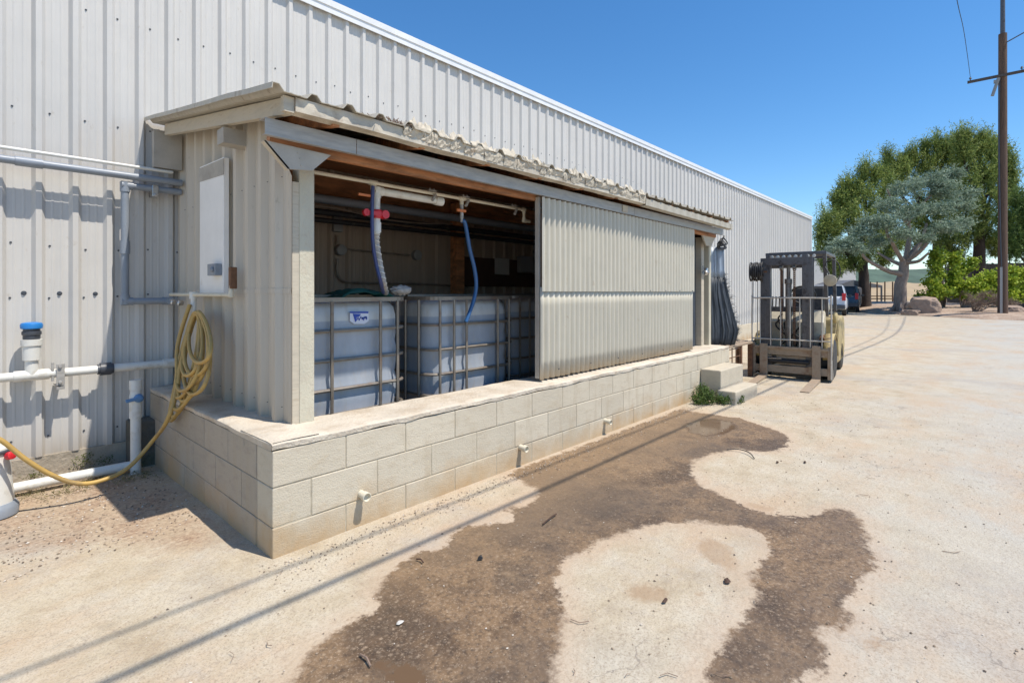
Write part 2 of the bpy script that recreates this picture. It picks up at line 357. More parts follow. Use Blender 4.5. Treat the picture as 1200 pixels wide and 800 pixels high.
n_big = noise(N, L, g, .7, 6, .6); n_mid = noise(N, L, g, 3.2, 7, .65); n_fine = noise(N, L, g, 45, 6, .7); n_edge = noise(N, L, g, 7, 9, .75); n_edge2 = noise(N, L, g, 24, 6, .75)
vor = N.new('ShaderNodeTexVoronoi'); vor.inputs['Scale'].default_value = 95; L.new(g, vor.inputs['Vector'])
vor2 = N.new('ShaderNodeTexVoronoi'); vor2.inputs['Scale'].default_value = 38; L.new(g, vor2.inputs['Vector'])
dry = ramp(N, L, n_mid, [(.3, (.36,.29,.195)), (.45, (.46,.39,.28)), (.6, (.51,.45,.345)), (.75, (.42,.385,.31))])
# asphalt shows greyer away from the wall, tan dust near it
sx = N.new('ShaderNodeSeparateXYZ'); L.new(g, sx.inputs[0])
far = mth(N, L, 'ADD', mth(N, L, 'MULTIPLY', sx.outputs[1], -.55), mth(N, L, 'MULTIPLY', n_big, 2.4))
dry = mix(N, L, mth(N, L, 'SUBTRACT', far, .55, True), dry, (.45,.43,.375))
tan = ramp(N, L, noise(N, L, g, 1.1, 8, .7, (.6,1.3,1)), [(.47, 0.), (.66, .85)])
dry = mix(N, L, tan, dry, (.47,.35,.235))
greyp = ramp(N, L, noise(N, L, g, .55, 7, .7, (1,.7,1)), [(.52, 0.), (.62, .6)])
dry = mix(N, L, greyp, dry, (.36,.335,.30))
dry = mix(N, L, ramp(N, L, noise(N, L, g, 14, 7, .75), [(.58, 0.), (.72, .45)]), dry, (.29,.225,.165))
dry = mix(N, L, ramp(N, L, vor.outputs['Distance'], [(.10, .40), (.30, 0.)]), dry, mix(N, L, vor.outputs['Color'], (.16,.13,.11), (.75,.70,.62)))
dry = mix(N, L, ramp(N, L, n_fine, [(.28, .6), (.42, 0.)]), dry, (.30,.24,.19))
n_grit = noise(N, L, g, 130, 3, .7); n_grit2 = noise(N, L, g, 30, 8, .8)
dry = mix(N, L, ramp(N, L, n_grit, [(.36, .55), (.50, 0.)]), dry, (.24,.18,.13))
dry = mix(N, L, ramp(N, L, n_grit2, [(.56, 0.), (.66, .45)]), dry, (.56,.49,.40))
dry = mix(N, L, ramp(N, L, n_grit2, [(.34, .45), (.44, 0.)]), dry, (.27,.20,.14))
# hairline cracks
vc = N.new('ShaderNodeTexVoronoi'); vc.feature = 'DISTANCE_TO_EDGE'; vc.inputs['Scale'].default_value = .9
wv = N.new('ShaderNodeVectorMath'); wv.operation = 'ADD'; nc = N.new('ShaderNodeTexNoise'); nc.inputs['Scale'].default_value = 4; nc.inputs['Detail'].default_value = 6; L.new(g, nc.inputs['Vector'])
L.new(g, wv.inputs[0]); L.new(nc.outputs['Color'], wv.inputs[1]); L.new(wv.outputs[0], vc.inputs['Vector'])
ck = mth(N, L, 'MULTIPLY', ramp(N, L, vc.outputs['Distance'], [(.0, .85), (.008, 0.)]), ramp(N, L, n_big, [(.42, 0.), (.6, 1.)]))
dry = mix(N, L, ck, dry, (.22,.19,.16))
# soil by the barn
sl = mth(N, L, 'ADD', mth(N, L, 'MULTIPLY', att('soil'), 6.), mth(N, L, 'MULTIPLY', mth(N, L, 'SUBTRACT', n_edge, .5), 3.))
slf = ramp(N, L, sl, [(.0, 0.), (1., 1.)])
soilc = ramp(N, L, n_fine, [(.3, (.12,.07,.045)), (.48, (.30,.20,.13)), (.7, (.50,.39,.28))])
dry = mix(N, L, mth(N, L, 'MULTIPLY', slf, ramp(N, L, n_mid, [(.35, .25), (.6, .9)])), dry, soilc)
# damp marks
dp = mth(N, L, 'ADD', mth(N, L, 'MULTIPLY', att('damp'), 14.), mth(N, L, 'MULTIPLY', mth(N, L, 'SUBTRACT', n_edge, .5), 2.5))
dry = mix(N, L, mth(N, L, 'MULTIPLY', ramp(N, L, dp, [(-.3, 0.), (.6, 1.)]), .62), dry, (.33,.22,.13))
# the wet run
we = mth(N, L, 'ADD', mth(N, L, 'MULTIPLY', att('wet'), 13.), mth(N, L, 'MULTIPLY', mth(N, L, 'SUBTRACT', n_edge, .5), 2.6))
we = mth(N, L, 'ADD', we, mth(N, L, 'MULTIPLY', mth(N, L, 'SUBTRACT', n_edge2, .5), 1.6))
halo = ramp(N, L, mth(N, L, 'ADD', mth(N, L, 'MULTIPLY', we, .4), .8), [(.1, 0.), (.8, .6)])
dry = mix(N, L, halo, dry, (.45,.335,.235))
soft = ramp(N, L, noise(N, L, g, 1.4, 4, .6), [(.42, .14), (.64, .8)])
wf = mth(N, L, 'DIVIDE', mth(N, L, 'ADD', we, mth(N, L, 'MULTIPLY', soft, .35)), soft, True)
wc = ramp(N, L, noise(N, L, g, 2.0, 8, .68), [(.30, (.055,.038,.027)), (.42, (.11,.07,.042)), (.52, (.23,.148,.082)), (.60, (.12,.08,.05)), (.72, (.31,.21,.12))])
wc = mix(N, L, ramp(N, L, vor2.outputs['Distance'], [(.10, .55), (.38, 0.)]), wc, mix(N, L, vor2.outputs['Color'], (.05,.04,.032), (.50,.38,.26)))
wc = mix(N, L, ramp(N, L, n_fine, [(.33, .7), (.5, 0.)]), wc, (.040,.028,.022))
wc = mix(N, L, ramp(N, L, n_grit, [(.56, 0.), (.68, .6)]), wc, (.45,.35,.25))
wc = mix(N, L, ramp(N, L, n_fine, [(.60, .0), (.74, .7)]), wc, (.42,.32,.23))
# bands of washed silt, and the dark gravelly right-hand branch
wc = mix(N, L, ramp(N, L, noise(N, L, g, .8, 5, .6), [(.42, .0), (.60, .6)]), wc, (.10,.076,.058))
wc = mix(N, L, ramp(N, L, sx.outputs[1], [(0., 0.)]) if False else mth(N, L, 'MULTIPLY', mth(N, L, 'SUBTRACT', sx.outputs[1], 1.65, True), .75, True), wc, (.27,.18,.10))
pu = mth(N, L, 'ADD', mth(N, L, 'MULTIPLY', att('pud'), 12.), mth(N, L, 'MULTIPLY', mth(N, L, 'SUBTRACT', n_edge, .5), 2.2))
pf = ramp(N, L, pu, [(-.2, 0.), (.4, 1.)])
wc = mix(N, L, pf, wc, (.14,.09,.055))
L.new(mix(N, L, wf, dry, wc), B.inputs['Base Color'])
rw = mix(N, L, pf, ramp(N, L, n_edge, [(.35, .45), (.65, .8)]), (.06,.06,.06))
L.new(mix(N, L, wf, (.95,.95,.95), rw), B.inputs['Roughness']); B.inputs['Specular IOR Level'].default_value = .4
h = mth(N, L, 'ADD', mth(N, L, 'MULTIPLY', n_fine, .6), mth(N, L, 'MULTIPLY', vor2.outputs['Distance'], .35))
h = mth(N, L, 'ADD', h, mth(N, L, 'MULTIPLY', n_mid, .8))
h = mth(N, L, 'MULTIPLY', h, mth(N, L, 'SUBTRACT', 1.02, mth(N, L, 'MULTIPLY', pf, wf)))
bump(N, L, B, h, .55, .014)
M['ground'] = m
go = obj('ground', mg, M['ground'], smooth=True); tag(go, kind='structure')
for nm, arr in (('wet', wet), ('damp', damp), ('pud', pud), ('soil', soil)):
    a = go.data.attributes.new(nm, 'FLOAT', 'POINT'); a.data.foreach_set('value', np.clip(arr, -2, 2).astype(np.float32).ravel())

# ------------------------------------------------------------------ barn
YB = 4.95
def ribbed(x0, x1, z0, z1, y, pitch=.2, depth=.028, base=.075, top=.032, phase=.05, out=-1, nz=1):
    prof = []; x = x0; k = math.floor((x0-phase)/pitch)
    pts = [(x0, 0)]
    while True:
        c = phase+k*pitch; k += 1
        if c-base/2 > x1: break
        for dx, d in ((-base/2, 0), (-top/2, depth), (top/2, depth), (base/2, 0)):
            if x0 < c+dx < x1: pts.append((c+dx, d))
        m1 = c+pitch/2
        for dx, d in ((-.034, 0), (-.027, .002), (-.021, .002), (-.014, 0), (.014, 0), (.021, .002), (.027, .002), (.034, 0)):
            if x0 < m1+dx < x1: pts.append((m1+dx, d))
    pts.append((x1, 0)); pts.sort()
    return pts
barn = thing('warehouse', (10, YB, 0), 'long off-white ribbed steel warehouse running behind the lean-to shed', 'building')
pr = ribbed(-4, 23, 0, 0, 0)
mb = MB(); mb.grid([[(x, YB-d, z) for x, d in pr] for z in (.165, 4.25)])
for px_ in (28,70,112): q = P(px_, 343+px_*.01, Y=YB-.01); mb.lathe((q.x, YB-.0, q.z), (0,-1,0), [(0,.016),(.004,.015),(.005,.010),(.012,.009)], 8, 1)
# screw rows live in the wall's own mesh
for z in (.30, 1.30, 1.66, 2.62, 3.45):
    k = -15
    while .05+k*.2 < 12:
        x = .05+k*.2+.06; k += 1
        if -.2 < x: mb.lathe((x+random.uniform(-.01,.01), YB-.001, z+random.uniform(-.015,.015)), (0,-1,0), [(0,.007),(.003,.007),(.004,.004),(.007,.003)], 6, 1)
obj('front_wall', mb, [M['barn'], M['dgrey']], barn)
mb = MB(); mb.grid([[(23, YB+.02+y, z) for y in (0, 26)] for z in (.165, 4.25)])
obj('end_wall', mb, M['barn'], barn)
mb = MB(); mb.box(-4.05, 23.06, YB-.06, YB+.04, 4.235, 4.30); mb.box(-4.05, 23.06, YB-.05, YB-.042, 4.17, 4.2355)
obj('eave_trim', mb, M['trim'], barn)
mb = MB(); mb.grid([[(-4.05, YB+.03, 4.297), (23.05, YB+.03, 4.297)], [(-4.05, YB+13, 5.2), (23.05, YB+13, 5.2)], [(-4.05, YB+26, 4.297), (23.05, YB+26, 4.297)]])
obj('roof', mb, M['barn'], barn)
mb = MB(); mb.box(-4, 23, YB-.02, YB+.12, -.3, .166); obj('foundation', mb, M['found'], barn)
mb = MB(); mb.box(22.97, 23.04, YB-.045, YB+.03, .166, 4.234); obj('corner_trim', mb, M['trim'], barn)
mb = MB(); mb.box(7.7, 23.0, YB-.09, YB-.03, -.1, .42); obj('skirt_wall', mb, M['block'], barn)

# old concrete block at the foot of the wall
mb = MB(); mb.box(.95, 1.11, 4.74, 4.93, -.02, .34)
tag(obj('concrete_block', mb, M['mossblock'], base=(1.0,4.83,0), bevel=.012), 'dark mossy concrete block wedged against the warehouse foot behind the upright pipe', 'block')

# ------------------------------------------------------------------ block wall (plinth)
XW0, XW1, YW, ZC = 1.10, 7.43, 2.61, .535
plinth = thing('block_wall', (4.2, YW, 0), 'low L-shaped cream painted concrete block wall carrying the shed', 'wall')
mb = MB(); mg_ = .0045
def blockrow(mb, z0, z1, off, axis):
    a0, a1 = (XW0, XW1) if axis == 'x' else (YW, YB-.06)
    s = a0+off-.4 if off else a0
    while s < a1:
        u0, u1 = max(s, a0), min(s+.402, a1); s += .402
        if u1-u0 < .02: continue
        j = random.uniform(-.0015, .0015)
        if axis == 'x': mb.box(u0+(mg_/2 if u0 > a0 else 0), u1-mg_/2, YW+j, YW+.19, z0+mg_/2, z1-mg_/2)
        else: mb.box(XW0+j+.0, XW0+.185, u0+(mg_/2 if u0 > a0 else .192), u1-mg_/2, z0+mg_/2, z1-mg_/2)
for z0, z1, off in ((.35,.535,0), (.15,.35,.2), (-.05,.15,0)): blockrow(mb, z0, z1, off, 'x')
obj('front_blocks', mb, M['block'], plinth, bevel=.005)
mb = MB()
for z0, z1, off in ((.35,.535,.2), (.15,.35,0), (-.05,.15,.2)): blockrow(mb, z0, z1, off, 'y')
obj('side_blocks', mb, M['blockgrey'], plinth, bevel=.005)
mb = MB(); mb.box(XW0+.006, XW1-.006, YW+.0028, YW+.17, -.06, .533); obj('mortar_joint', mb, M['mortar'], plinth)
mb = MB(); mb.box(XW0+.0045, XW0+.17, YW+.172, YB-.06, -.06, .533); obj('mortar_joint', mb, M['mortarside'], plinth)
# rough mortar cap with an uneven lip
mb = MB(); rows = []
xs = np.arange(XW0-.004, XW1, .05)
def cz(x, y): return .573+.006*mnoise.noise(Vector((x*3, y*5, 0)))+.004*mnoise.noise(Vector((x*14, y*14, 2)))
for k, (yy, zz) in enumerate([(YW+.012, -.040), (YW-.004, -.034), (YW-.005, -.010), (YW+.006, -.001), (YW+.06, 0), (YW+.14, 0), (YW+.24, 0), (YW+.36, 0), (YW+.362, -.08)]):
    rows.append([(x, yy+.005*mnoise.noise(Vector((x*9, k*.6, 5))), cz(x, yy)+zz+(.008*mnoise.noise(Vector((x*6, 9, 1))) if k < 2 else 0)) for x in xs])
mb.grid(rows)
ys = np.arange(YW+.0, YB-.06, .05)
rows = []
for k, (xx, zz) in enumerate([(XW0+.012, -.040), (XW0-.005, -.034), (XW0-.006, -.010), (XW0+.006, -.001), (XW0+.07, .001), (XW0+.14, .001), (XW0+.25, .001)]):
    rows.append([(xx+.005*mnoise.noise(Vector((k*.6, y*9, 5))), y, cz(xx, y)+zz+.0015) for y in ys])
mb.grid(rows)
mb.add([(XW0-.004, YW+.01, .535), (XW0-.004, YW+.01, .573), (XW0-.004, YW+.4, .573), (XW0-.004, YW+.4, .535)], [(0,1,2,3)])
mb.box(XW1-.051, XW1-.002, YW+.006, YW+.36, .532, .571)
obj('mortar_cap', mb, M['cap'], plinth, smooth=True)
# shed floor behind the wall
mb = MB(); mb.box(XW0+.19, XW1, YW+.2, YB-.04, -.05, .14)
tag(obj('shed_floor', mb, M['concrete']), kind='structure')
mb = MB(); mb.box(7.2, XW1+.0, YW+.2, YW+.35, .1, .53); 
# drain stubs
for i, (px, py, lb) in enumerate([(426, 579, 'short cream drain pipe stub nearest the corner of the block wall'), (613, 524, 'middle one of the three drain pipe stubs in the block wall'), (712, 493, 'drain pipe stub in the block wall nearest the steps')]):
    p = P(px, py, Y=YW-.03); mb = MB(); r = .021
    mb.lathe((p.x, YW+.05, p.z), (0,-1,-.06), [(0, r), (.085, r), (.088, r*1.22), (.118, r*1.25), (.119, r*1.05), (.10, r*.85), (.09, .001)], 18)
    o = obj('drain_pipe', mb, M['pvcc'], smooth=True, base=(p.x, YW, p.z)); tag(o, lb, 'drain pipe', 'drain stubs along the block wall')
# steps
mb = MB(); mb.box(6.40, 7.20, 2.35, 2.604, -.05, .365); 
tag(obj('concrete_step', mb, M['concrete'], base=(6.8,2.48,0), bevel=.012), 'upper concrete step block set against the block wall', 'step', 'concrete steps at the shed doorway')
mb = MB(); mb.box(6.27, 7.07, 2.13, 2.345, -.05, .15)
tag(obj('concrete_step', mb, M['concrete'], base=(6.7,2.24,0), bevel=.014), 'lower chipped concrete step beside the weeds', 'step', 'concrete steps at the shed doorway')

# ------------------------------------------------------------------ lean-to shed
shed = thing('lean_to_shed', (4.3, 3.8, .57), 'weathered lean-to shed with ribbed side wall and sagging roof against the warehouse', 'shed')
XS = 1.33
# side wall
mb = MB(); pr = ribbed(2.90, 4.94, 0, 0, 0, pitch=.2, base=.10, top=.045, depth=.036, phase=3.06)
def zroof(y): return 2.325+(y-2.56)*(2.69-2.325)/(4.93-2.56)
def cut(y): return min(zroof(y)-.012, 1.99+(y-2.90)*1.2) if y < 3.12 else zroof(y)-.012
mb.grid([[(XS-d, y, z if z < 2 else cut(y)) for y, d in pr] for z in (.57, 3)])
mb.grid([[(XS-.004-d, y, z) for y, d in pr] for z in (1.32, 1.35)])
for z in (.66, 1.335, 2.0):
    for k in range(10):
        mb.lathe((XS-.001, 3.0+k*.2+.02, z), (-1,0,0), [(0,.009),(.004,.008),(.008,.004)], 6, 1)
obj('side_wall', mb, [M['shedside'], M['dgrey']], shed)
# posts
def post(x, y, w=.09, d=.09, z0=.57, z1=2.12):
    mb = MB(); mb.box(x, x+w, y, y+d, z0, z1); return obj('post', mb, M['postpaint'], shed, bevel=.004)
post(1.375, 2.90); post(7.33, 2.86, .08, .09)
mb = MB(); mb.box(1.335, 1.376, 2.905, 2.985, .572, 1.96); obj('corner_strip', mb, M['oldwood'], shed)
mb = MB(); mb.box(3.72, 3.80, 2.95, 3.04, .2, 2.1); obj('post', mb, M['darkwood'], shed)
mb = MB(); mb.box(7.16, 7.25, 2.90, 2.99, .57, 2.1); obj('post', mb, M['oldwood'], shed)
# gusset plates
g1 = [P(x, y, Y=2.755) for x, y in ((309,164),(388,182),(366,200),(337,198))]
mb = MB(); mb.prism(g1, (0,.015,0)); mb2 = MB(); mb2.bar(P(308,165,Y=2.775), P(337,199,Y=2.775), .04, .010)
for x, y in ((349,179),(352,186),(353,194)):
    q = P(x, y, Y=2.755); mb.lathe(q, (0,-1,0), [(0,.006),(.003,.005)], 6, 0)
obj('gusset_plate', mb, M['greywood'], shed); obj('gusset_edge', mb2, M['oldwood'], shed)
g2 = [P(x, y, Y=2.80) for x, y in ((823,275),(840,273),(834,288),(828,288))]
mb = MB(); mb.prism(g2, (0,.02,0)); obj('gusset_plate', mb, M['oldwood'], shed)
# galvanised door track in front of a brown header board
mb = MB()
for x0, x1 in ((1.10, 1.62), (1.624, 4.9), (4.904, 7.43)):
    mb.box(x0, x1, 2.70, 2.703, 2.135, 2.222); mb.box(x0, x1, 2.7035, 2.77, 2.2185, 2.222); mb.box(x0, x1, 2.7035, 2.73, 2.135, 2.139)
obj('door_track', mb, M['galv'], shed)
mb = MB(); mb.box(1.16, 7.40, 2.785, 2.825, 2.103, 2.2155); obj('header_board', mb, M['redwood'], shed)
# track hanger plate
mb = MB(); p = P(733, 248, Y=2.69); mb.box(p.x-.05, p.x+.05, 2.69, 2.698, 2.15, 2.215); obj('track_plate', mb, M['oldwood'], shed)
# roof: ribbed sheet, battens, fascia, barge
pr = ribbed(1.07, 7.45, 0, 0, 0, pitch=.2, phase=.29, depth=.03, base=.08, top=.03)
mb = MB()
def rsheet(y, x): return zroof(y)+.008*mnoise.noise(Vector((x*1.1, y*2, 3)))
mb.grid([[(x, y+(.015*mnoise.noise(Vector((x*5,1,1))) if i == 0 else 0), rsheet(y, x)+d) for x, d in pr] for i, y in enumerate(np.linspace(2.55, 4.93, 9))])
obj('roof_sheet', mb, M['roof'], shed, solid=.004)
mb = MB()
for k in range(11):
    x = 1.44+k*.59; mb.bar((x, 2.60, zroof(2.60)-.055), (x, 4.92, zroof(4.92)-.055), .04, .088)
obj('rafter', mb, M['redwood'], shed)
mb = MB(); mb.grid([[(1.34, y, zroof(y)-.108), (7.4, y, zroof(y)-.108)] for y in (2.83, 4.93)])
obj('ceiling_board', mb, M['redwood'], shed, solid=.008)
mb = MB(); mb.bar((1.185, 2.60, zroof(2.60)-.055), (1.185, 4.75, zroof(4.75)-.055), .035, .085)
obj('barge_board', mb, M['oldwood'], shed)
mb = MB(); mb.box(1.145, 1.20, 2.585, 2.62, 2.24, 2.318); obj('fascia_block', mb, M['oldwood'], shed)
# metal fascia, slightly wavy
mb = MB(); rows = [[], [], []]
for x in np.arange(1.20, 4.94, .06):
    n_ = .010*mnoise.noise(Vector((x*1.6, 0, 7))); zt = 2.318+n_
    rows[0].append((x, 2.575+n_, zt)); rows[1].append((x, 2.575+n_*.5, zt-.070)); rows[2].append((x, 2.63, zt-.078-.01*mnoise.noise(Vector((x*3, 2, 2)))))
mb.grid(rows); obj('fascia', mb, M['fascia'], shed, solid=.003)
mb = MB(); rows = [[], []]
for x in np.arange(4.90, 7.46, .02):
    d = .006*math.sin(x*31.4); rows[0].append((x, 2.565+d, 2.30-.010*(x-4.9)+d)); rows[1].append((x, 2.57+d*.3, 2.232-.010*(x-4.9)))
mb.grid(rows); mb.grid([rows[1], [(p[0], 2.64, p[2]-.004) for p in rows[1]]]); obj('fascia', mb, M['roof'], shed, solid=.003)
# torn, peeling roof coating folded over the eave
mb = MB()
x = 1.86
while x < 4.85:
    w_ = random.uniform(.05, .15); hgt = random.uniform(.018, .058); dn = random.uniform(.03, .07); n = 6
    rows = []
    for i in range(6):
        t = i/5
        rows.append([(x+w_*j/n+.012*mnoise.noise(Vector((x*9+j, i*.7, 1))), 2.572-.012*math.sin(t*2.6)+.05*max(0, t-.55)+.014*mnoise.noise(Vector((x*7+j*.6, i, 4))),
                      2.325-dn*(1-t)+hgt*t*(1 if j in (0, n) else 1.1+1.5*mnoise.noise(Vector((x*11+j*1.7, 3, 3))))) for j in range(n+1)])
    mb.grid(rows); x += w_*random.uniform(.75, 1.05)
obj('torn_coating', mb, M['flap'], shed, solid=.003)
# debris caught in the eave
mb = MB()
for i in range(70):
    x = random.gauss(1.80, .08); a = Vector((random.uniform(-1,1), random.uniform(-.6,.6), random.uniform(.1,1))).normalized()*random.uniform(.02, .05)
    q = Vector((x, 2.575+random.uniform(-.02,.03), 2.33)); mb.tube([q, q+a*.5, q+a+Vector((0,0,-.005))], .0022, 4)
obj('leaf_litter', mb, M['twig'], shed)['kind'] = 'stuff'
# soffit strips seen between track and fascia
mb = MB()
mb.bar((1.3, 2.80, 2.238), (7.2, 2.80, 2.236), .03, .03)
obj('loose_lath', mb, M['darkwood'], shed)
# ledger end and outrigger stubs through the side wall
p0, p1 = P(178, 150, Y=4.86), P(208, 201, Y=4.86)
mb = MB(); mb.box(p0.x, 1.30, 4.80, 4.86, p1.z, 2.60); obj('ledger_end', mb, M['greywood'], shed)
mb = MB(); mb.box(1.16, 1.33, 3.46, 3.57, 2.255, 2.35); obj('beam_stub', mb, M['greywood'], shed)
mb = MB(); mb.box(1.34, 7.4, 4.84, 4.90, 2.30, 2.52); obj('ledger', mb, M['redwood'], shed)
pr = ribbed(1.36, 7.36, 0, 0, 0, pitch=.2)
mb = MB(); mb.grid([[(x, 4.905-d, z) for x, d in pr] for z in (.14, 2.62)]); obj('shade_back_sheet', mb, M['shadeback'], shed)  # added sheet over the warehouse wall, darker tan standing in for shade
# interior post, cross rail
mb = MB(); p = P(536, 300, Y=4.7); mb.box(p.x-.06, p.x+.06, 4.64, 4.76, .14, 2.4); obj('post', mb, M['redwood'], shed)
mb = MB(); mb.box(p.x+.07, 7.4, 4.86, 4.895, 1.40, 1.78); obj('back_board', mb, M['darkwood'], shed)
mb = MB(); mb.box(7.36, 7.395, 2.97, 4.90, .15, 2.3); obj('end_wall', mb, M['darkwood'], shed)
# sliding door: two overlapping corrugated sheets
door = obj('sliding_door', MB().box(3.365, 3.392, 2.752, 2.79, .60, 2.13).box(6.48, 6.50, 2.756, 2.79, .60, 2.13).box(3.40, 6.47, 2.77, 2.80, 1.30, 1.36).box(3.40, 6.47, 2.77, 2.80, .62, .69), M['greywood'], shed)
def corr(x0, x1, z0, z1, y, pitch=.0762, amp=.0195, bot=0):
    mb = MB(); xs = np.arange(x0, x1, pitch/8); nz = 6
    mb.grid([[(x, y+amp*math.cos(2*math.pi*x/pitch)+.0025*mnoise.noise(Vector((x*1.2, z*.8, 6))), z+(bot*mnoise.noise(Vector((x*9, 0, 0))) if i == 0 else 0)) for x in xs] for i, z in enumerate(np.linspace(z0, z1, nz))])
    return mb
obj('corrugated_sheet', corr(3.37, 6.50, .592, 1.37, 2.741, bot=.006), M['panel'], door, solid=.0015, smooth=True)
upper_ = corr(3.375, 6.505, 1.333, 2.128, 2.727)
mb = upper_
for x, z in [(3.39, z) for z in (1.42, 1.62, 1.8, 1.99)]+[(3.39+.38*k, 1.345) for k in range(9)]+[(3.6+.5*k, .66) for k in range(6)]:
    mb.lathe((x, 2.718, z), (0,-1,0), [(0,.007),(.005,.006),(.008,.003)], 6, 1)
obj('corrugated_sheet', mb, [M['panel'], M['dgrey']], door, smooth=True)
# screen behind the doorway at the right end
mb = MB(); rows = [[(x, 2.97+.02*math.sin(x*40), z) for x in np.arange(6.2, 7.15, .02)] for z in (.57, 2.08)]
mb.grid(rows); tag(obj('door_curtain', mb, M['tarp'], base=(6.9,2.97,.57), solid=.003), 'dark blue-grey sheeting hanging in the narrow doorway right of the corrugated door', 'curtain')
mb = MB(); rows = []
for i, t in enumerate(np.linspace(0, 1, 14)):
    z = 1.98-t*1.42; row = []
    for j, u in enumerate(np.linspace(0, 1, 26)):
        wd_ = .15+.36*max(0, t-.25)**1.3*(1 if t < .84 else 1-(t-.84)*3.2); yy = 2.90-u*wd_+.006*math.sin(u*43+3*t); xx = 7.46+u*(.14+.10*t)+(.006*math.sin(u*31+t*2.5)+.006*math.sin(u*67-t*4))*(.5+t)+.03*mnoise.noise(Vector((u*4, t*5, 1)))
        row.append((xx, yy, z+(.02*mnoise.noise(Vector((u*9, 1, 1))) if i == 13 else 0)-.16*u*0))
    rows.append(row)
curt = thing('tarp_curtain', (7.55, 2.8, .56), 'frayed dark tarp bunched and hanging from the right end of the shed', 'curtain')
obj('tarp_cloth', MB().grid(rows[4:]), M['tarp'], curt, solid=.004, smooth=True)
obj('vinyl_top', MB().grid(rows[:5]), M['clear'], curt, solid=.003, smooth=True)
mb = MB()
for k in range(260):
    i = random.randint(4, 13); a = Vector(rows[i][-1]); a.z += random.uniform(-.06,.06); a.x += random.uniform(-.03,.0)
    d = Vector((random.uniform(.0,1), random.uniform(-1,.1), random.uniform(-.5,.8)))*random.uniform(.02,.07); mb.tube([a, a+d], .0018, 3)
obj('frayed_edge', mb, M['tarp'], curt)
mb = MB()
for k in range(6):
    c = Vector((7.52+random.uniform(-.03,.06), 2.72+random.uniform(-.06,.06), 2.02+random.uniform(-.04,.05)))
    mb.tube([c+Vector((.10*math.cos(t)*(.7+.06*k), .05*math.sin(t*2)*.5, .045*math.sin(t)*(1+.1*k))) for t in np.linspace(0, 6.28, 18)[:-1]], .009, 6, closed=True)
tag(obj('cable_bundle', mb, M['blk'], smooth=True, base=(7.5,2.7,2.0)), 'tangled black cable bundle tied above the tarp at the shed end', 'cable')
# cluster on the small post in the doorway
mb = MB(); c = P(822, 318, Y=2.88)
mb.lathe(c+Vector((0,-.05,-.05)), (0,-.3,1), [(0,.03),(.02,.045),(.05,.045),(.06,.03),(.10,.02)], 12)
for k in range(3): mb.tube([c+Vector((.05*math.cos(t+k), -.04, .03*k-.03+.04*math.sin(t))) for t in np.linspace(0, 4.5, 10)], .007, 6)
tag(obj('pressure_valve', mb, M['chrome'], smooth=True, base=c), 'small metal valve cluster fixed beside the narrow doorway post', 'valve')

# ------------------------------------------------------------------ pallet landing right of the wall
land = thing('plank_landing', (8.1, 2.9, 0), 'small rusty plank landing on a wire crate beyond the wall end', 'platform')
mb = MB()
for k in range(5): mb.box(7.50, 8.65, 2.64+k*.105, 2.73+k*.105, .522+.004*(k % 2), .55+.004*(k % 2))
obj('planks', mb, M['woodrust'], land, bevel=.003)
mb = MB()
for x in (7.52, 7.68, 7.84, 8.0): mb.tube([(x,2.66,.12),(x,2.66,.52)], .008, 6)
for z in (.14,.26,.38,.5): mb.tube([(7.52,2.655,z),(8.0,2.655,z)], .007, 6)
obj('crate_frame', mb, M['rust'], land)
for x, y in ((8.05,2.68),(8.55,2.68),(7.6,3.1),(8.55,3.1)): obj('leg', MB().bar((x,y,0),(x,y,.52), .07, .05), M['rust'], land)

# ------------------------------------------------------------------ totes
def rbox_ring(w, d, r, z, seg=6, bul=0):
    pts = []
    for cx, cy, a0 in ((w/2-r, d/2-r, 0), (-w/2+r, d/2-r, 90), (-w/2+r, -d/2+r, 180), (w/2-r, -d/2+r, 270)):
        for k in range(seg+1):
            a = R(a0+90*k/seg); pts.append((cx+r*math.cos(a), cy+r*math.sin(a), z))
    if bul:
        pts = [(x*(1+bul), y*(1+bul), z) for x, y, z in pts]
    return pts
m, nt, N, L, B = NT('tote_plastic')
tc = N.new('ShaderNodeTexCoord').outputs['Object']; sx = N.new('ShaderNodeSeparateXYZ'); L.new(tc, sx.inputs[0])
zz = mth(N, L, 'ADD', sx.outputs[2], mth(N, L, 'MULTIPLY', noise(N, L, tc, 3, 4), .012))
mr = N.new('ShaderNodeMapRange'); L.new(zz, mr.inputs[0]); mr.inputs[1].default_value = .995; mr.inputs[2].default_value = 1.005
col = mix(N, L, mr.outputs[0], ramp(N, L, noise(N, L, tc, 3, 6, .6, (2,2,.6)), [(.3, (.28,.31,.35)), (.7, (.40,.43,.47))]), (.54,.54,.51))
col = mix(N, L, ramp(N, L, noise(N, L, tc, 14, 8, .7, (1,1,.3)), [(.52, 0.), (.72, .55)]), col, (.40,.34,.26))
L.new(col, B.inputs['Base Color']); B.inputs['Roughness'].default_value = .38
B.inputs['Subsurface Weight'].default_value = .14; B.inputs['Subsurface Radius'].default_value = (.05,.05,.06); B.inputs['Subsurface Scale'].default_value = .3
M['tote'] = m
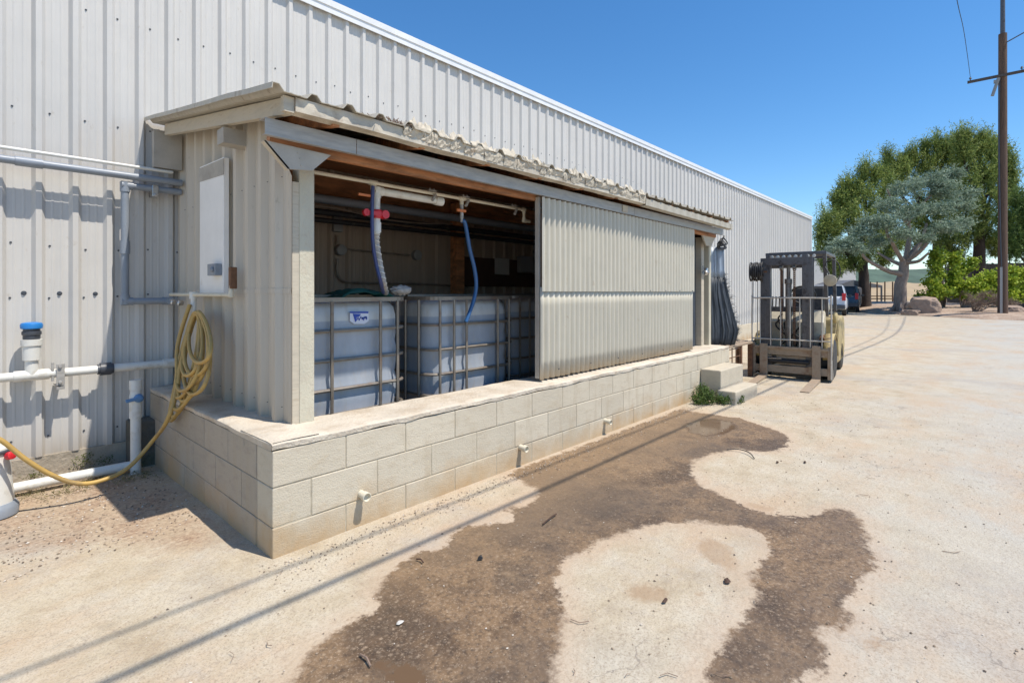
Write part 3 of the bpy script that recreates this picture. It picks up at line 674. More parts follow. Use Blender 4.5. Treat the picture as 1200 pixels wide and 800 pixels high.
def make_tote(label):
    t = thing('liquid_tote', (0,0,0), label, 'tank', 'caged liquid totes inside the shed')
    W, Dp = 1.0, 1.05
    mb = MB(); zs = [(.14,-.02,.05),(.16,.0,.09),(.30,.004,.10),(.36,-.012,.10),(.42,.006,.10),(.54,.010,.10),(.60,-.008,.10),(.66,.008,.10),(.78,.010,.10),(.83,-.006,.10),(.88,.006,.10),(1.02,.002,.10),(1.08,-.02,.10),(1.115,-.06,.12),(1.125,-.12,.12)]
    rings = [rbox_ring((W-.05)*(1+s), (Dp-.05)*(1+s), r+.05, z) for z, s, r in zs]
    n = len(rings[0]); vs = [p for r_ in rings for p in r_]; fs = []
    for i in range(len(rings)-1):
        for j in range(n): k = (j+1) % n; fs.append((i*n+j, i*n+k, (i+1)*n+k, (i+1)*n+j))
    fs.append(tuple((len(rings)-1)*n+j for j in range(n))); fs.append(tuple(range(n))[::-1])
    mb.add(vs, fs); obj('bottle', mb, M['tote'], t, local=True, smooth=True)
    mb = MB()
    for z in (.155, .36, .53, .73, .93):
        mb.tube(rbox_ring(W, Dp, .11, z, 5), .0125, 7, closed=True)
    hs = rbox_ring(W, Dp, .10, 1.142, 5)
    n = len(hs)
    for i in range(n): mb.bar(hs[i], hs[(i+1) % n], .02, .03)
    vx = (-.42, -.27, -.13, .25, .40)
    for x in vx:
        for y in (-Dp/2-.012, Dp/2+.012): mb.tube([(x,y,.14),(x,y,1.13)], .0115, 6)
    for y in (-.38, -.2, .02, .24, .40):
        for x in (-W/2-.012, W/2+.012): mb.tube([(x,y,.14),(x,y,1.13)], .0115, 6)
    obj('cage', mb, M['cage'], t, local=True, smooth=True)
    mb = MB()
    for y in (-.2, .2): mb.bar((-W/2,y,1.165),(W/2,y,1.165), .03, .018)
    obj('top_bar', mb, M['cage'], t, local=True)
    mb = MB(); mb.box(-W/2, W/2, -Dp/2, Dp/2, .10, .13)
    for x in (-.42, 0, .42): mb.box(x-.06, x+.06, -Dp/2, Dp/2, 0, .099)
    obj('pallet', mb, M['cage'], t, local=True)
    mb = MB(); mb.lathe((0,0,1.12), (0,0,1), [(0,.09),(.03,.09),(.035,.075)], 20); obj('lid', mb, M['blk'], t, local=True, smooth=True)
    return t
t1 = make_tote('caged white tote with a blue shield sticker, nearest the shed corner post')
t1.location = (1.89, 3.775, .135)
t2 = copy_tree(t1); t2.location = (3.10, 3.75, .135); t2['label'] = 'caged tote in the middle of the opening with the blue hose hanging in front'
t3 = copy_tree(t1); t3.location = (4.30, 3.95, .135); t3['label'] = 'shaded caged tote partly hidden behind the corrugated sliding door'
# sticker: shield with blue band
st = thing('tank_sticker', (1.93, 3.27, 1.2), 'small blue and white shield sticker on the front of the corner tote', 'sticker')
yy = 3.262
sh = [P(x, y, Y=yy) for x, y in ((410,365),(432,365),(432,376),(427,379.5),(415,379.5),(410,376))]
obj('shield', MB().prism(sh, (0,.004,0)), M['label'], st)
mb = MB(); mb.prism([P(x, y, Y=yy-.003) for x, y in ((410,365),(432,365),(431.6,367),(410.4,367))], (0,.002,0))
mb.prism([P(x, y, Y=yy-.003) for x, y in ((413.5,367.5),(423,368),(421,371),(418,371.5),(418.3,375),(416.5,377.5))], (0,.002,0))
mb.prism([P(x, y, Y=yy-.003) for x, y in ((424,372),(430,370.5),(430,372),(424.5,374))], (0,.002,0))
for k_ in range(7):
    x_ = 419+k_*1.7; y_ = 371.5+1.3*math.sin(k_*2.1); mb.prism([P(x_, y_, Y=yy-.003), P(x_+1.2, y_+.4, Y=yy-.003), P(x_+.8, y_+3.2, Y=yy-.003), P(x_-.2, y_+2.6, Y=yy-.003)], (0,.002,0))
obj('emblem', mb, M['labelblue'], st)
# green bag, rag on tote 1
mb = MB(); c = P(440, 344, Y=3.45)
rows = [[(c.x-.34+.5*u, 3.42+.34*v, 1.33+.045*mnoise.noise(Vector((u*4, v*4, 2)))-.06*(abs(u-.5)*2)**3) for u in np.linspace(0,1,14)] for v in np.linspace(0,1,9)]
mb.grid(rows); tag(obj('green_mat', mb, M['green'], base=(c.x,3.6,1.31), solid=.01, smooth=True), 'dark green plastic mat lying on top of the corner tote', 'mat')
bm = bmesh.new(); bmesh.ops.create_icosphere(bm, subdivisions=4, radius=1)
mb = MB(); c = P(470, 341, Y=3.42); c.z = 1.345
vs = [(v.co.x*.085*(1+.35*mnoise.noise(v.co*3)), v.co.y*.06, v.co.z*.038*(1+.5*mnoise.noise(v.co*4))) for v in bm.verts]
mb.add([(c.x+a, c.y+b_, c.z+d) for a, b_, d in vs], [tuple(v.index for v in f.verts) for f in bm.faces]); bm.free()
tag(obj('crumpled_rag', mb, M['rag'], base=c, smooth=True), 'crumpled pale grey rag on the front corner of the corner tote', 'rag')

# ------------------------------------------------------------------ pipework in the shed
rig = thing('overhead_pipe', (3, 3.05, 2.0), 'cream plastic water pipe run hung under the shed header with two drops', 'pipe')
YH = 3.10
def PY(pts, Y): return [P(x, y, Y=Y) for x, y in pts]
def elbowed(mb, pts, r, seg=12, fit=1.28, fl=.03, mi=0):
    mb.tube(pts, r, seg, mi=mi) if len(pts) == 2 else [mb.tube([pts[i], pts[i+1]], r, seg, mi=mi) for i in range(len(pts)-1)]
    for i in range(1, len(pts)-1):
        p = Vector(pts[i])
        for q in (pts[i-1], pts[i+1]):
            d = (Vector(q)-p).normalized(); mb.tube([p-d*r*.9, p+d*fl], r*fit, seg, mi=mi)
mb = MB(); a = P(362, 199, Y=YH); b = P(614, 247, Y=YH); za = (a.z+b.z)/2; a.z = za+.0; b.z = za
elbowed(mb, [a, b, b+Vector((0,0,-.10)), b+Vector((.08,0,-.10))], .0135)
for px in (437, 541): q = P(px, 216, Y=YH); mb.tube([(q.x-.03, YH, za),(q.x+.03, YH, za)], .019, 12); mb.tube([(q.x, YH, za),(q.x, YH, za-.05)], .017, 12)
obj('thin_pipe', mb, M['pvcc'], rig, smooth=True)
q = P(441, 222, Y=YH+.03); e = P(512, 233, Y=YH+.03); zt = q.z-.01
mb = MB(); elbowed(mb, [(e.x, YH+.03, zt), (q.x, YH+.03, zt), (q.x, YH+.03, zt-.30)], .027, 14, 1.2, .05)
mb.tube([(q.x, YH+.03, zt-.22),(q.x, YH+.03, zt-.29)], .033, 14); mb.tube([(e.x-.02, YH+.03, zt),(e.x+.05, YH+.03, zt)], .034, 14)
obj('thick_pipe', mb, M['pvcw'], rig, smooth=True)
v1 = Vector((q.x, YH+.03, zt-.165))
mb = MB(); mb.lathe(v1+Vector((0,0,.03)), (0,0,-1), [(0,.04),(.01,.045),(.03,.045),(.05,.04),(.06,.04)], 16); mb.bar(v1+Vector((-.10,-.03,.0)), v1+Vector((.05,-.03,.0)), .03, .028); mb.lathe(v1+Vector((-.10,-.03,0)), (0,-1,0), [(-.012,.025),(.012,.025)], 12)
mb.lathe(v1+Vector((.045,-.03,0)), (0,-1,0), [(-.02,.032),(.02,.030)], 12)
obj('valve', mb, M['red'], rig, smooth=True)
mb = MB(); q2 = P(541, 225, Y=YH)
mb.tube([(q2.x, YH, za-.045),(q2.x, YH, za-.16)], .015, 10); mb.tube([(q2.x, YH, za-.15),(q2.x, YH, za-.19)], .011, 10)
obj('brass_fitting', mb, M['galv'], rig, smooth=True)
mb = MB(); mb.bar((q2.x-.065, YH-.015, za-.10),(q2.x+.03, YH-.015, za-.10), .02, .022); obj('orange_lever', mb, M['orange'], rig, bevel=.004); mb = MB(); q3 = P(428, 229, Y=YH); mb.bar((q3.x-.06, YH-.01, q3.z),(q3.x+.04, YH-.01, q3.z), .014, .018)
obj('orange_lever', mb, M['orange'], rig, bevel=.004)
for px, py in ((506, 213), (545, 222), (602, 237)):
    mb = MB(); c = P(px, py, Y=YH); mb.tube([(c.x-.02, YH, 2.12),(c.x-.02, YH, za)], .006, 6); mb.tube([(c.x+.02, YH, 2.12),(c.x+.02, YH, za)], .006, 6)
    mb.bar((c.x-.035, YH, za+.018),(c.x+.035, YH, za+.018), .03, .008); mb.tube([(c.x+.02, YH-.02, za-.01), (c.x-.02, YH-.03, za-.06)], .012, 8)
    obj('hanger', mb, M['galv'], rig)
def smoothpath(pts, n=8):
    pts = [Vector(p) for p in pts]; out = []
    for i in range(len(pts)-1):
        p0 = pts[max(i-1,0)]; p1 = pts[i]; p2 = pts[i+1]; p3 = pts[min(i+2, len(pts)-1)]
        for k in range(n):
            t = k/n; out.append(.5*((2*p1)+(-p0+p2)*t+(2*p0-5*p1+4*p2-p3)*t*t+(-p0+3*p1-3*p2+p3)*t**3))
    out.append(pts[-1]); return out
mb = MB(); pa = smoothpath([v1+Vector((.0,0,-.13))]+PY([(441,285),(445,310),(449,330)], YH+.06)+[P(452,343,Y=YH+.3)], 10)
mb.tube(pa, .022, 12)
o = obj('braided_hose', mb, M['rag'], smooth=True, base=pa[0]); tag(o, 'grey braided hose dropping from the red valve to the corner tote', 'hose')
# spiral rib of that hose
mb = MB(); sp = []
for i in range(len(pa)*6-6):
    f = i/6; k = int(f); p = pa[k].lerp(pa[min(k+1, len(pa)-1)], f-k); ang = f*2.0
    sp.append(p+Vector((math.cos(ang)*.0225, math.sin(ang)*.0225, 0)))
mb.tube(sp, .0045, 5); s_ = obj('spiral_rib', mb, M['pvcw'], parent=o, smooth=True)
mb = MB(); pa = smoothpath(PY([(437,218),(436,250),(437,285),(441,310),(446,330)], YH-.02)+[P(449,343,Y=YH+.2)], 8); mb.tube(pa, .0125, 8)
tag(obj('water_hose', mb, pm('purple_hose', (.045,.06,.17), .4, bumps=.05), smooth=True, base=pa[0]), 'thin dark purple-blue hose beside the grey braided hose', 'hose')
mb = MB(); pa = smoothpath([Vector((q2.x, YH, za-.18))]+PY([(545,262),(550,290),(556,315),(558,335),(555,352),(551,364),(546,377)], YH), 8); mb.tube(pa, .0165, 10)
tag(obj('water_hose', mb, M['bluehose'], smooth=True, base=pa[0]), 'blue hose curving down in front of the middle tote', 'hose')

# back-wall electrics and pipes (on the warehouse wall inside the shed)
el = thing('conduit_run', (2.4, 4.88, 1.6), 'thin steel conduit with round junction boxes on the back wall in the shed', 'conduit')
YI = 4.86
def seg(mb, pts, r, Y=YI): mb.tube(smoothpath(PY(pts, Y), 3), r, 8)
mb = MB(); mb.tube(PY([(396,276),(396,286)], YI), .012, 8); seg(mb, [(396,303),(395,318),(400,328),(412,331),(440,332),(500,333),(535,335)], .011); mb.tube(PY([(404,292),(480,299)], YI), .010, 8)
obj('conduit_tube', mb, M['cage'], el, smooth=True)
for x, y, r in ((399,293,.055), (488,299,.058)):
    c = P(x, y, Y=YI-.01); obj('round_box', MB().lathe(c, (0,-1,0), [(-.03,r),(.03,r),(.036,r*.85),(.037,.02)], 18), M['boxgrey'], el, smooth=True)
c = P(395, 263, Y=YI); obj('square_box', MB().box(c.x-.05,c.x+.05,4.83,4.92,c.z-.075,c.z+.075), M['boxgrey'], el, bevel=.006)
bp = thing('back_pipe', (3, 4.6, 2.0), 'dark horizontal pipes crossing the back of the shed high up', 'pipe')
for (p0, p1, r, mt, Y) in (((362,232),(632,268),.042,'pvcg',4.55), ((362,243),(632,283),.030,'blk',4.6), ((362,252),(632,290),.025,'blk',4.62)):
    a_ = P(*p0, Y=Y); b_ = P(*p1, Y=Y); zm = a_.z*.6+b_.z*.4; obj('pipe_length', MB().tube([(1.36,Y,zm),(7.3,Y,zm)], r, 12), M[mt], bp, smooth=True)
mb = MB(); mb.tube(smoothpath(PY([(360,240),(400,245),(450,257),(500,262),(530,262)], 4.45), 6), .008, 6); obj('thin_cable', mb, M['cage'], bp, smooth=True)
for x0, y0, x1, y1, mt, nm, lb, ct in ((581,302,598,322,'paper','notice_sheet','pale sheet of paper pinned to the dark board in the shed','notice'),
                              (607,300,622,320,'boxgrey','control_box','grey control box on the dark board near the sliding door','box'),
                              (625,294,640,322,'boxgrey','control_box','second grey control box, half hidden at the sliding door edge','box')):
    a_ = P(x0,y0,Y=4.83); b_ = P(x1,y1,Y=4.83); th = .006 if mt == 'paper' else .08
    tag(obj(nm, MB().box(a_.x, b_.x, 4.853-th, 4.853, b_.z, a_.z), M[mt], base=(a_.x,4.85,b_.z), bevel=.002 if mt == 'paper' else .01), lb, ct)

# ------------------------------------------------------------------ side of shed: white board, tap manifold, hose coil
XP = 1.27
bd = [P(x, y, X=XP) for x, y in ((234,197),(262,183),(263,346),(233,347))]
yb0, yb1 = bd[0].y, bd[1].y
wb = thing('white_board', (XP, (yb0+yb1)/2, 1.3), 'tall narrow white painted board fixed on the shed side wall above the hose', 'board')
mb = MB(); z0 = P(263,346,X=XP).z; mb.prism([(XP, yb0, z0), (XP, yb1, z0), (XP, yb1, P(262,184,X=XP).z), (XP, yb0, P(234,196,X=XP).z)], (.035,0,0)); obj('board_face', mb, M['whitepaint'], wb, bevel=.003)
mb = MB(); za_, zb_ = P(262,184,X=XP).z, P(262,215,X=XP).z; mb.prism([(XP-.0025, yb0+.02, za_-.10), (XP-.0025, yb1-.005, za_-.12),(XP-.0025, yb1-.005, za_-.01),(XP-.0025, yb0+.01, P(234,196,X=XP).z-.01)], (.002,0,0)); obj('bare_patch', mb, M['greywood'], wb)
c = P(250, 316, X=XP-.03); mb = MB(); mb.box(XP-.045, XP-.001, c.y-.075, c.y+.075, c.z-.04, c.z+.04); mb.lathe((XP-.045, c.y-.04, c.z), (-1,0,0), [(0,.02),(.012,.018),(.02,.01)], 12); obj('latch_box', mb, M['pvcg'], wb, bevel=.004)
tap = thing('tap_manifold', (1.2, 3.9, 1.3), 'worn pipe manifold with a tap under the white board where the coiled hose hangs', 'tap')
XT = 1.24
ta = P(196, 348, X=1.24); tb = P(271, 346, X=XT); zt_ = 1.31
mb = MB(); elbowed(mb, [(1.20, 4.72, zt_), (XT, tb.y, zt_), (XT, tb.y, zt_+.06)], .013); obj('manifold_pipe', mb, M['pvcc'], tap, smooth=True)
mb = MB(); mb.box(XT-.012, XT+.03, tb.y-.02, tb.y+.02, zt_+.04, zt_+.18); obj('rusty_fitting', mb, M['rust'], tap, bevel=.006)
tv = P(225, 352, X=1.21); mb = MB(); mb.tube([(1.22, tv.y, zt_+.02),(1.22, tv.y, zt_-.12)], .019, 12); mb.tube([(1.22, tv.y, zt_+.02),(1.22, tv.y, zt_-.03)], .028, 12); obj('tap_body', mb, M['pvcw'], tap, smooth=True)
for px, py in ((203,354),(211,355)):
    mb = MB(); c = P(px, py, X=1.17); mb.lathe(c, (-1,0,.1), [(-.02,.016),(.0,.022),(.012,.022),(.02,.012)], 10)
    obj('tap_knob', mb, M['chrome'], tap, smooth=True)
# hose coil: loops hanging from the tap
mb = MB(); topc = Vector((1.185, tv.y-.02, 1.22))
def loop(bx, by, w, ph):
    pts = []
    for t in np.linspace(0, 2*math.pi, 44)[:-1]:
        f = (1-math.cos(t))/2; tx, ty = 231+2*math.sin(ph*2), 367+2*math.cos(ph*3)
        px = tx+(bx-tx)*f**1.35+w*math.sin(t)*(.45+.55*f)*(1.0 if math.sin(t) > 0 else .75)+3*math.sin(t); py = ty+(by-ty)*f
        pts.append(P(px, py, X=1.19-.13*f+.016*math.sin(t+ph)+.012*math.sin(ph*5)))
    return pts
for a_ in ((203,488,10,0),(207,480,13,1),(213,458,15,2),(200,493,7,3),(222,452,17,4),(228,440,17,5),(215,470,14,6),(234,425,15,3.3),(209,466,11,2.5),(219,440,12,1.7),(226,462,18,.6)): mb.tube(loop(*a_), .0120, 9, closed=True)
hp = smoothpath([(1.19, topc.y, 1.24), (1.12, topc.y+.02, .95), P(207,455,X=1.06), P(196,492,X=1.0), P(180,515,Y=4.25), P(150,548,Y=4.25), P(118,563,Y=4.22), P(90,566,Y=4.2), P(60,556,Y=4.2), P(30,538,Y=4.2), P(0,515,Y=4.2), P(-25,508,Y=4.2)], 10)
mb.tube(hp, .0135, 10)
tag(obj('garden_hose', mb, M['hose'], smooth=True, base=(1.15, topc.y, .0)), 'long yellow garden hose coiled on the tap and trailing off to the left', 'hose')

# ------------------------------------------------------------------ pipes on the warehouse wall, left
YP = 4.84
def pipe(name, label, mat, pts, r, fit=None, **k):
    mb = MB(); elbowed(mb, pts, r, 14, 1.22, .05)
    for f in (fit or []): mb.tube(f[:2], f[2], 14)
    o = obj(name, mb, M[mat], smooth=True, base=pts[0]); return tag(o, label, 'pipe', 'pipes on the warehouse wall')
za = P(60, 180, Y=YP).z; L_ = -1.2
def hz(x0, x1, z, Y=YP): return [(x0, Y, z), (x1, Y, z)]
zw = P(80, 183.5, Y=YP-.04).z
pipe('wall_pipe', 'thin white pipe, uppermost on the warehouse wall left of the shed', 'pvcw', hz(-1.5, 1.24, zw, YP-.02), .013)
zg = P(80, 197, Y=YP-.02).z
pipe('wall_pipe', 'long grey conduit pipe just under the thin white pipe', 'pvcg', hz(-1.5, 1.30, zg, YP-.03), .027, fit=[((.32,YP-.03,zg),(.46,YP-.03,zg),.033)])
e1 = P(146, 219, Y=YP); e2 = P(146, 353, Y=YP); zc = P(175,221,Y=YP).z; x1_ = e1.x
pipe('wall_pipe', 'grey pipe turning down and back right in a U beside the shed', 'pvcg', [(1.30,YP-.01,zc),(x1_,YP-.01,zc),(x1_,YP-.01,e2.z),(1.22,YP-.01,e2.z),(1.20,4.70,e2.z)], .026, fit=[((x1_,YP-.01,1.62),(x1_,YP-.01,1.72),.033)])
mb = MB(); c = P(181, 222, Y=YP-.02); mb.box(c.x-.02, c.x+.02, YP-.05, YP+.06, c.z-.06, c.z+.03); mb.lathe((c.x,YP-.055,c.z-.05),(0,-1,0),[(0,.014),(.02,.014)],8)
tag(obj('pipe_clamp', mb, M['chrome'], base=c, bevel=.003), 'small metal clamp holding the grey pipes near the shed corner', 'clamp')
zl = P(100, 434, Y=YP-.02).z; xv = P(37, 420, Y=YP-.02).x
lp = pipe('wall_pipe', 'fat white water pipe running low along the warehouse wall to the shed', 'pvcw', hz(-1.5, 1.30, zl, YP-.02), .030, fit=[((1.17,YP-.02,zl),(1.29,YP-.02,zl),.037),((xv-.09,YP-.02,zl),(xv+.09,YP-.02,zl),.037)])
c = P(124, 432, Y=YP-.02); mb = MB(); mb.tube([(c.x-.035,YP-.02,zl),(c.x+.03,YP-.02,zl)], .047, 16); mb.tube([(c.x-.05,YP-.02,zl),(c.x+.045,YP-.02,zl)], .038, 16)
obj('union_joint', mb, M['dgrey'], lp, smooth=True)
vt = thing('air_valve', (xv, YP-.02, zl), 'white upright air valve with a bright blue cap on the low white pipe', 'valve')
obj('riser', MB().lathe((xv,YP-.02,zl), (0,0,1), [(0,.036),(.06,.036),(.10,.036),(.105,.048),(.20,.05),(.205,.057),(.245,.057),(.247,.04)], 18), M['pvcw'], vt, smooth=True)
obj('collar', MB().lathe((xv,YP-.02,zl), (0,0,1), [(.247,.042),(.25,.046),(.275,.046),(.28,.052),(.30,.052),(.305,.045),(.32,.045)], 18), M['dgrey'], vt, smooth=True)
obj('blue_cap', MB().lathe((xv,YP-.02,zl), (0,0,1), [(.318,.05),(.322,.058),(.345,.060),(.358,.054),(.364,.03),(.365,.001)], 20), M['bluecap'], vt, smooth=True)
c = P(69, 440, Y=YP); mb = MB(); mb.box(c.x-.02, c.x+.025, YP-.06, YP-.055, c.z-.09, c.z+.09); mb.box(c.x-.045, c.x-.03, YP-.045, YP-.03, c.z-.03, c.z+.10); mb.box(c.x-.02, c.x+.02, YP-.06, YP+.10, c.z-.07, c.z-.06); mb.lathe((c.x,YP-.06,c.z-.04),(0,-1,0),[(0,.012),(.012,.010)],8); mb.lathe((c.x,YP-.06,c.z+.07),(0,-1,0),[(0,.012),(.012,.010)],8)
tag(obj('pipe_bracket', mb, M['galv'], base=c, bevel=.002), 'perforated metal strap bracket on the low white pipe', 'bracket')
sp_ = P(159, 500, Y=4.62); st_ = thing('standpipe', (sp_.x, 4.62, 0), 'upright white standpipe with a blue valve handle beside the wall corner', 'pipe')
zt2 = P(159, 445, Y=4.62).z; obj('upright', MB().lathe((sp_.x,4.62,-.02), (0,0,1), [(0,.033),(.42,.033),(.421,.040),(.50,.040),(.58,.040),(.60,.036),(zt2-.05,.036),(zt2-.048,.040),(zt2+.02,.040)], 18), M['pvcw'], st_, smooth=True)
zh = P(159, 467, Y=4.58).z; obj('valve_handle', MB().bar((sp_.x-.07,4.57,zh-.01),(sp_.x+.03,4.57,zh+.005), .028, .022).lathe((sp_.x+.01,4.60,zh),(0,-1,0),[(-.02,.035),(.03,.030),(.04,.02)],14), M['steelblue'], st_, bevel=.004)
pipe('ground_pipe', 'white plastic pipe lying on the soil at the foot of the warehouse', 'pvcw', [(-1.5,4.66,.075),(sp_.x,4.66,.045)], .033)
# filter canister at the left edge
fc = P(3, 604, z=0); ft = thing('sump_pump', (fc.x-.05, fc.y, 0), 'white canister pump with grey base at the left edge of the yard', 'pump')
c = (fc.x-.05, fc.y+.05, 0)
obj('pump_body', MB().lathe(c, (0,0,1), [(.07,.105),(.09,.105),(.22,.095),(.36,.088),(.40,.08),(.42,.05),(.44,.035)], 24), M['pvcw'], ft, smooth=True)
obj('pump_base', MB().lathe(c, (0,0,1), [(0,.125),(.045,.128),(.06,.12),(.075,.11)], 24), M['pvcg'], ft, smooth=True)
obj('red_knob', MB().lathe((c[0]+.06,c[1]-.05,.35), (.5,-.8,.2), [(0,.015),(.03,.015),(.03,.024),(.055,.024),(.06,.015)], 12), M['red'], ft, smooth=True)
obj('lid_clamp', MB().lathe(c, (0,0,1), [(.37,.093),(.375,.098),(.385,.098),(.39,.093)], 24), M['dgrey'], ft, smooth=True)

# ------------------------------------------------------------------ forklift (local: +x forward)
fk = thing('forklift', (8.66, 2.14, 0), 'old yellow forklift with a worn black mast parked facing the steps', 'forklift', rz=R(180+4))
fk['wb'] = [0,0,0]
def fp(name, mb, mat, parent=None, **k): return obj(name, mb, M[mat], parent or fk, local=True, **k)
W = .535
def chan(mb, y, s, x, w, d, z0, z1):           # C channel upright
    mb.box(x-d/2, x+d/2, y-s*w/2-.006, y-s*w/2+.006, z0, z1)
    mb.box(x+d/2-.012, x+d/2, min(y-s*w/2, y+s*w/2), max(y-s*w/2, y+s*w/2), z0, z1); mb.box(x-d/2, x-d/2+.012, min(y-s*w/2, y+s*w/2), max(y-s*w/2, y+s*w/2), z0, z1)
mb = MB()
for s in (-1, 1): chan(mb, s*.325, s, -.14, .07, .15, .08, 1.86)
mb.box(-.21, -.17, -.32, .32, 1.70, 1.84); mb.box(-.21, -.18, -.32, .32, .20, .32); mb.box(-.21, -.18, -.32, .32, 1.02, 1.10)
fp('outer_mast', mb, 'mast', bevel=.004)
mb = MB()
for s in (-1, 1): chan(mb, s*.255, s, -.12, .06, .11, .12, 1.90)
mb.box(-.10, -.06, -.30, .30, 1.74, 1.86); mb.box(-.10, -.07, -.25, .25, .36, .44)
fp('inner_mast', mb, 'mast', bevel=.004)
fp('lift_cylinder', MB().lathe((-.16,.02,.15),(0,0,1),[(0,.045),(1.3,.045),(1.31,.055),(1.38,.055),(1.385,.028),(1.60,.028)],16), 'steel', smooth=True)
for y in (-.07, .11):
    mb = MB(); z = .5
    while z < 1.72: mb.box(-.115,-.105,y-.012,y+.012,z,z+.024); mb.box(-.12,-.10,y-.016,y-.013,z+.012,z+.040); mb.box(-.12,-.10,y+.013,y+.016,z+.012,z+.040); z += .03
    fp('lift_chain', mb, 'rust')
for y in (-.07, .11): fp('chain_wheel', MB().lathe((-.12,y-.02,1.71),(0,1,0),[(0,.05),(.008,.05),(.009,.04),(.03,.04),(.031,.05),(.04,.05)],18), 'steel', smooth=True)
for o_ in list(fk.children): o_.location.y = -.07
# carriage
cr = fp('carriage', MB().box(-.05,-.01,-W+.02,W-.02,.36,.48).box(-.05,-.01,-W+.02,W-.02,.09,.20).box(-.05,-.0,-W,-W+.045,.04,.52).box(-.05,-.0,W-.045,W,.04,.52).box(-.06,-.051,-.2,.2,.21,.35), 'woodrust', bevel=.005)
mb = MB(); mb.box(-.008,.02,-W+.03,W-.03,.455,.495); fp('carriage_rail', mb, 'woodrust', cr, bevel=.006)
mb = MB(); mb.tube([(-.03,-.30,.27),(-.03,.25,.27)], .035, 12); fp('side_shift_cylinder', mb, 'blk', cr, smooth=True)
mb = MB(); mb.tube([(.0,-.34,.30),(.0,-.12,.31)], .008, 8); mb.tube([(.01,-.34,.24),(.01,-.34,.34),(.01,-.26,.34)], .007, 8); fp('hydraulic_line', mb, 'chrome', cr, smooth=True)
# side plates of the carriage
mb = MB(); fp('side_plate', MB().prism([(-.02,-W-.005,.02),(-.02,-W-.005,.56),(-.16,-W-.005,.56),(-.34,-W-.005,.30),(-.30,-W-.005,.02)], (0,.012,0)), 'steel'); mb.prism([(-.02,W-.007,.02),(-.02,W-.007,.56),(-.16,W-.007,.56),(-.26,W-.007,.30),(-.26,W-.007,.02)], (0,.012,0))
fp('side_plate', mb, 'steel', bevel=.003)
def fork(y):
    mb = MB(); mb.prism([(.0,y-.055,.0),(.0,y-.055,.53),(.035,y-.055,.53),(.04,y-.055,.045),(.95,y-.055,.014),(1.02,y-.055,.008),(1.02,y-.055,.0)], (0,.11,0))
    return fp('fork', mb, 'woodrust', bevel=.004)
fork(-.365); fork(.35)
# load backrest
br = MB()
zt, zb = 1.235, .60
br.tube(smoothpath([(.0,-W,.05),(.0,-W,zt-.06),(.0,-W+.05,zt),(.0,0,zt+.004),(.0,W-.05,zt),(.0,W,zt-.06),(.0,W,.05)], 5), .0115, 8)
br.tube([(.0,-W,zb),(.0,W,zb)], .0105, 8)
for y in (-.42,-.27,-.13,.0,.13,.27,.42): br.tube([(.0,y,.50),(.0,y,zt)], .0085, 8)
br.tube([(-.02,-W+.0,zt-.1),(-.04,-W+.0,1.56)], .010, 8); br.tube([(-.02,-W+.07,.6),(-.04,-W+.07,1.56)], .008, 8)
fp('load_backrest', br, 'bars', smooth=True)
# hose reel on the mast's left
mb = MB()
for k in range(7):
    x_ = -.02-.0*k; yy = -.40-.028*k; mb.tube([(-.06+.0*k+.095*math.cos(t)*(1-.05*(k % 3)), yy, 1.65+.145*math.sin(t)*(1-.05*(k % 3))) for t in np.linspace(0, 6.28, 26)[:-1]], .0125, 8, closed=True)
mb.lathe((-.06,-.38,1.65),(0,-1,0),[(0,.07),(.2,.07)],14)
fp('hose_reel', mb, 'blk', smooth=True)
mb = MB(); mb.tube([(-.06,-.33,1.65),(-.06,-.60,1.65)], .015, 8); fp('reel_axle', mb, 'rust')
# overhead guard
mb = MB(); xa, xb, yg, zg_ = -.42, -1.55, .40, 1.935
fr = smoothpath([(xa,-yg,zg_),(xa,yg,zg_)], 2)
mb.bar((xa,-yg-.03,zg_),(xa,yg+.03,zg_), .05, .05); mb.bar((xb,-yg,zg_),(xb,yg,zg_), .05, .05)
for s in (-1, 1):
    mb.bar((xa,s*yg,zg_),(xb,s*yg,zg_-.002), .05, .045); mb.bar((xa-.02,s*yg,zg_-.02),(-.62 if s else 0,s*(yg+.01),.95), .05, .055); mb.bar((xb,s*yg,zg_-.02),(xb-.08,s*(yg+.01),1.0), .05, .05)
for k in range(9): mb.bar((xa-.08-.115*k,-yg,zg_+.022),(xa-.08-.115*k,yg,zg_+.022), .025, .028)
fp('overhead_guard', mb, 'mast', bevel=.006)
for k in range(8): fp('guard_lamp', MB().lathe((xa+.035,-.33+k*.085,zg_-.045),(1,0,-.2),[(-.02,.024),(.01,.026),(.014,.018),(.016,.001)],12), 'pvcw', smooth=True)
fp('headlight', MB().lathe((-.20,.50,1.50),(1,.0,-.15),[(-.07,.02),(-.04,.075),(-.01,.088),(.008,.086),(.01,.076),(.014,.06),(.018,.001)],22), 'lens', smooth=True)
mb = MB(); mb.tube([(-.27,.50,1.52),(-.36,.46,1.62),(-.44,.40,1.72)], .012, 8); mb.tube(smoothpath([(-.36,.40,1.7),(-.3,.46,1.8),(-.3,.58,1.78),(-.28,.62,1.6),(-.30,.54,1.42)],5), .007, 6)
fp('lamp_arm', mb, 'blk', smooth=True)
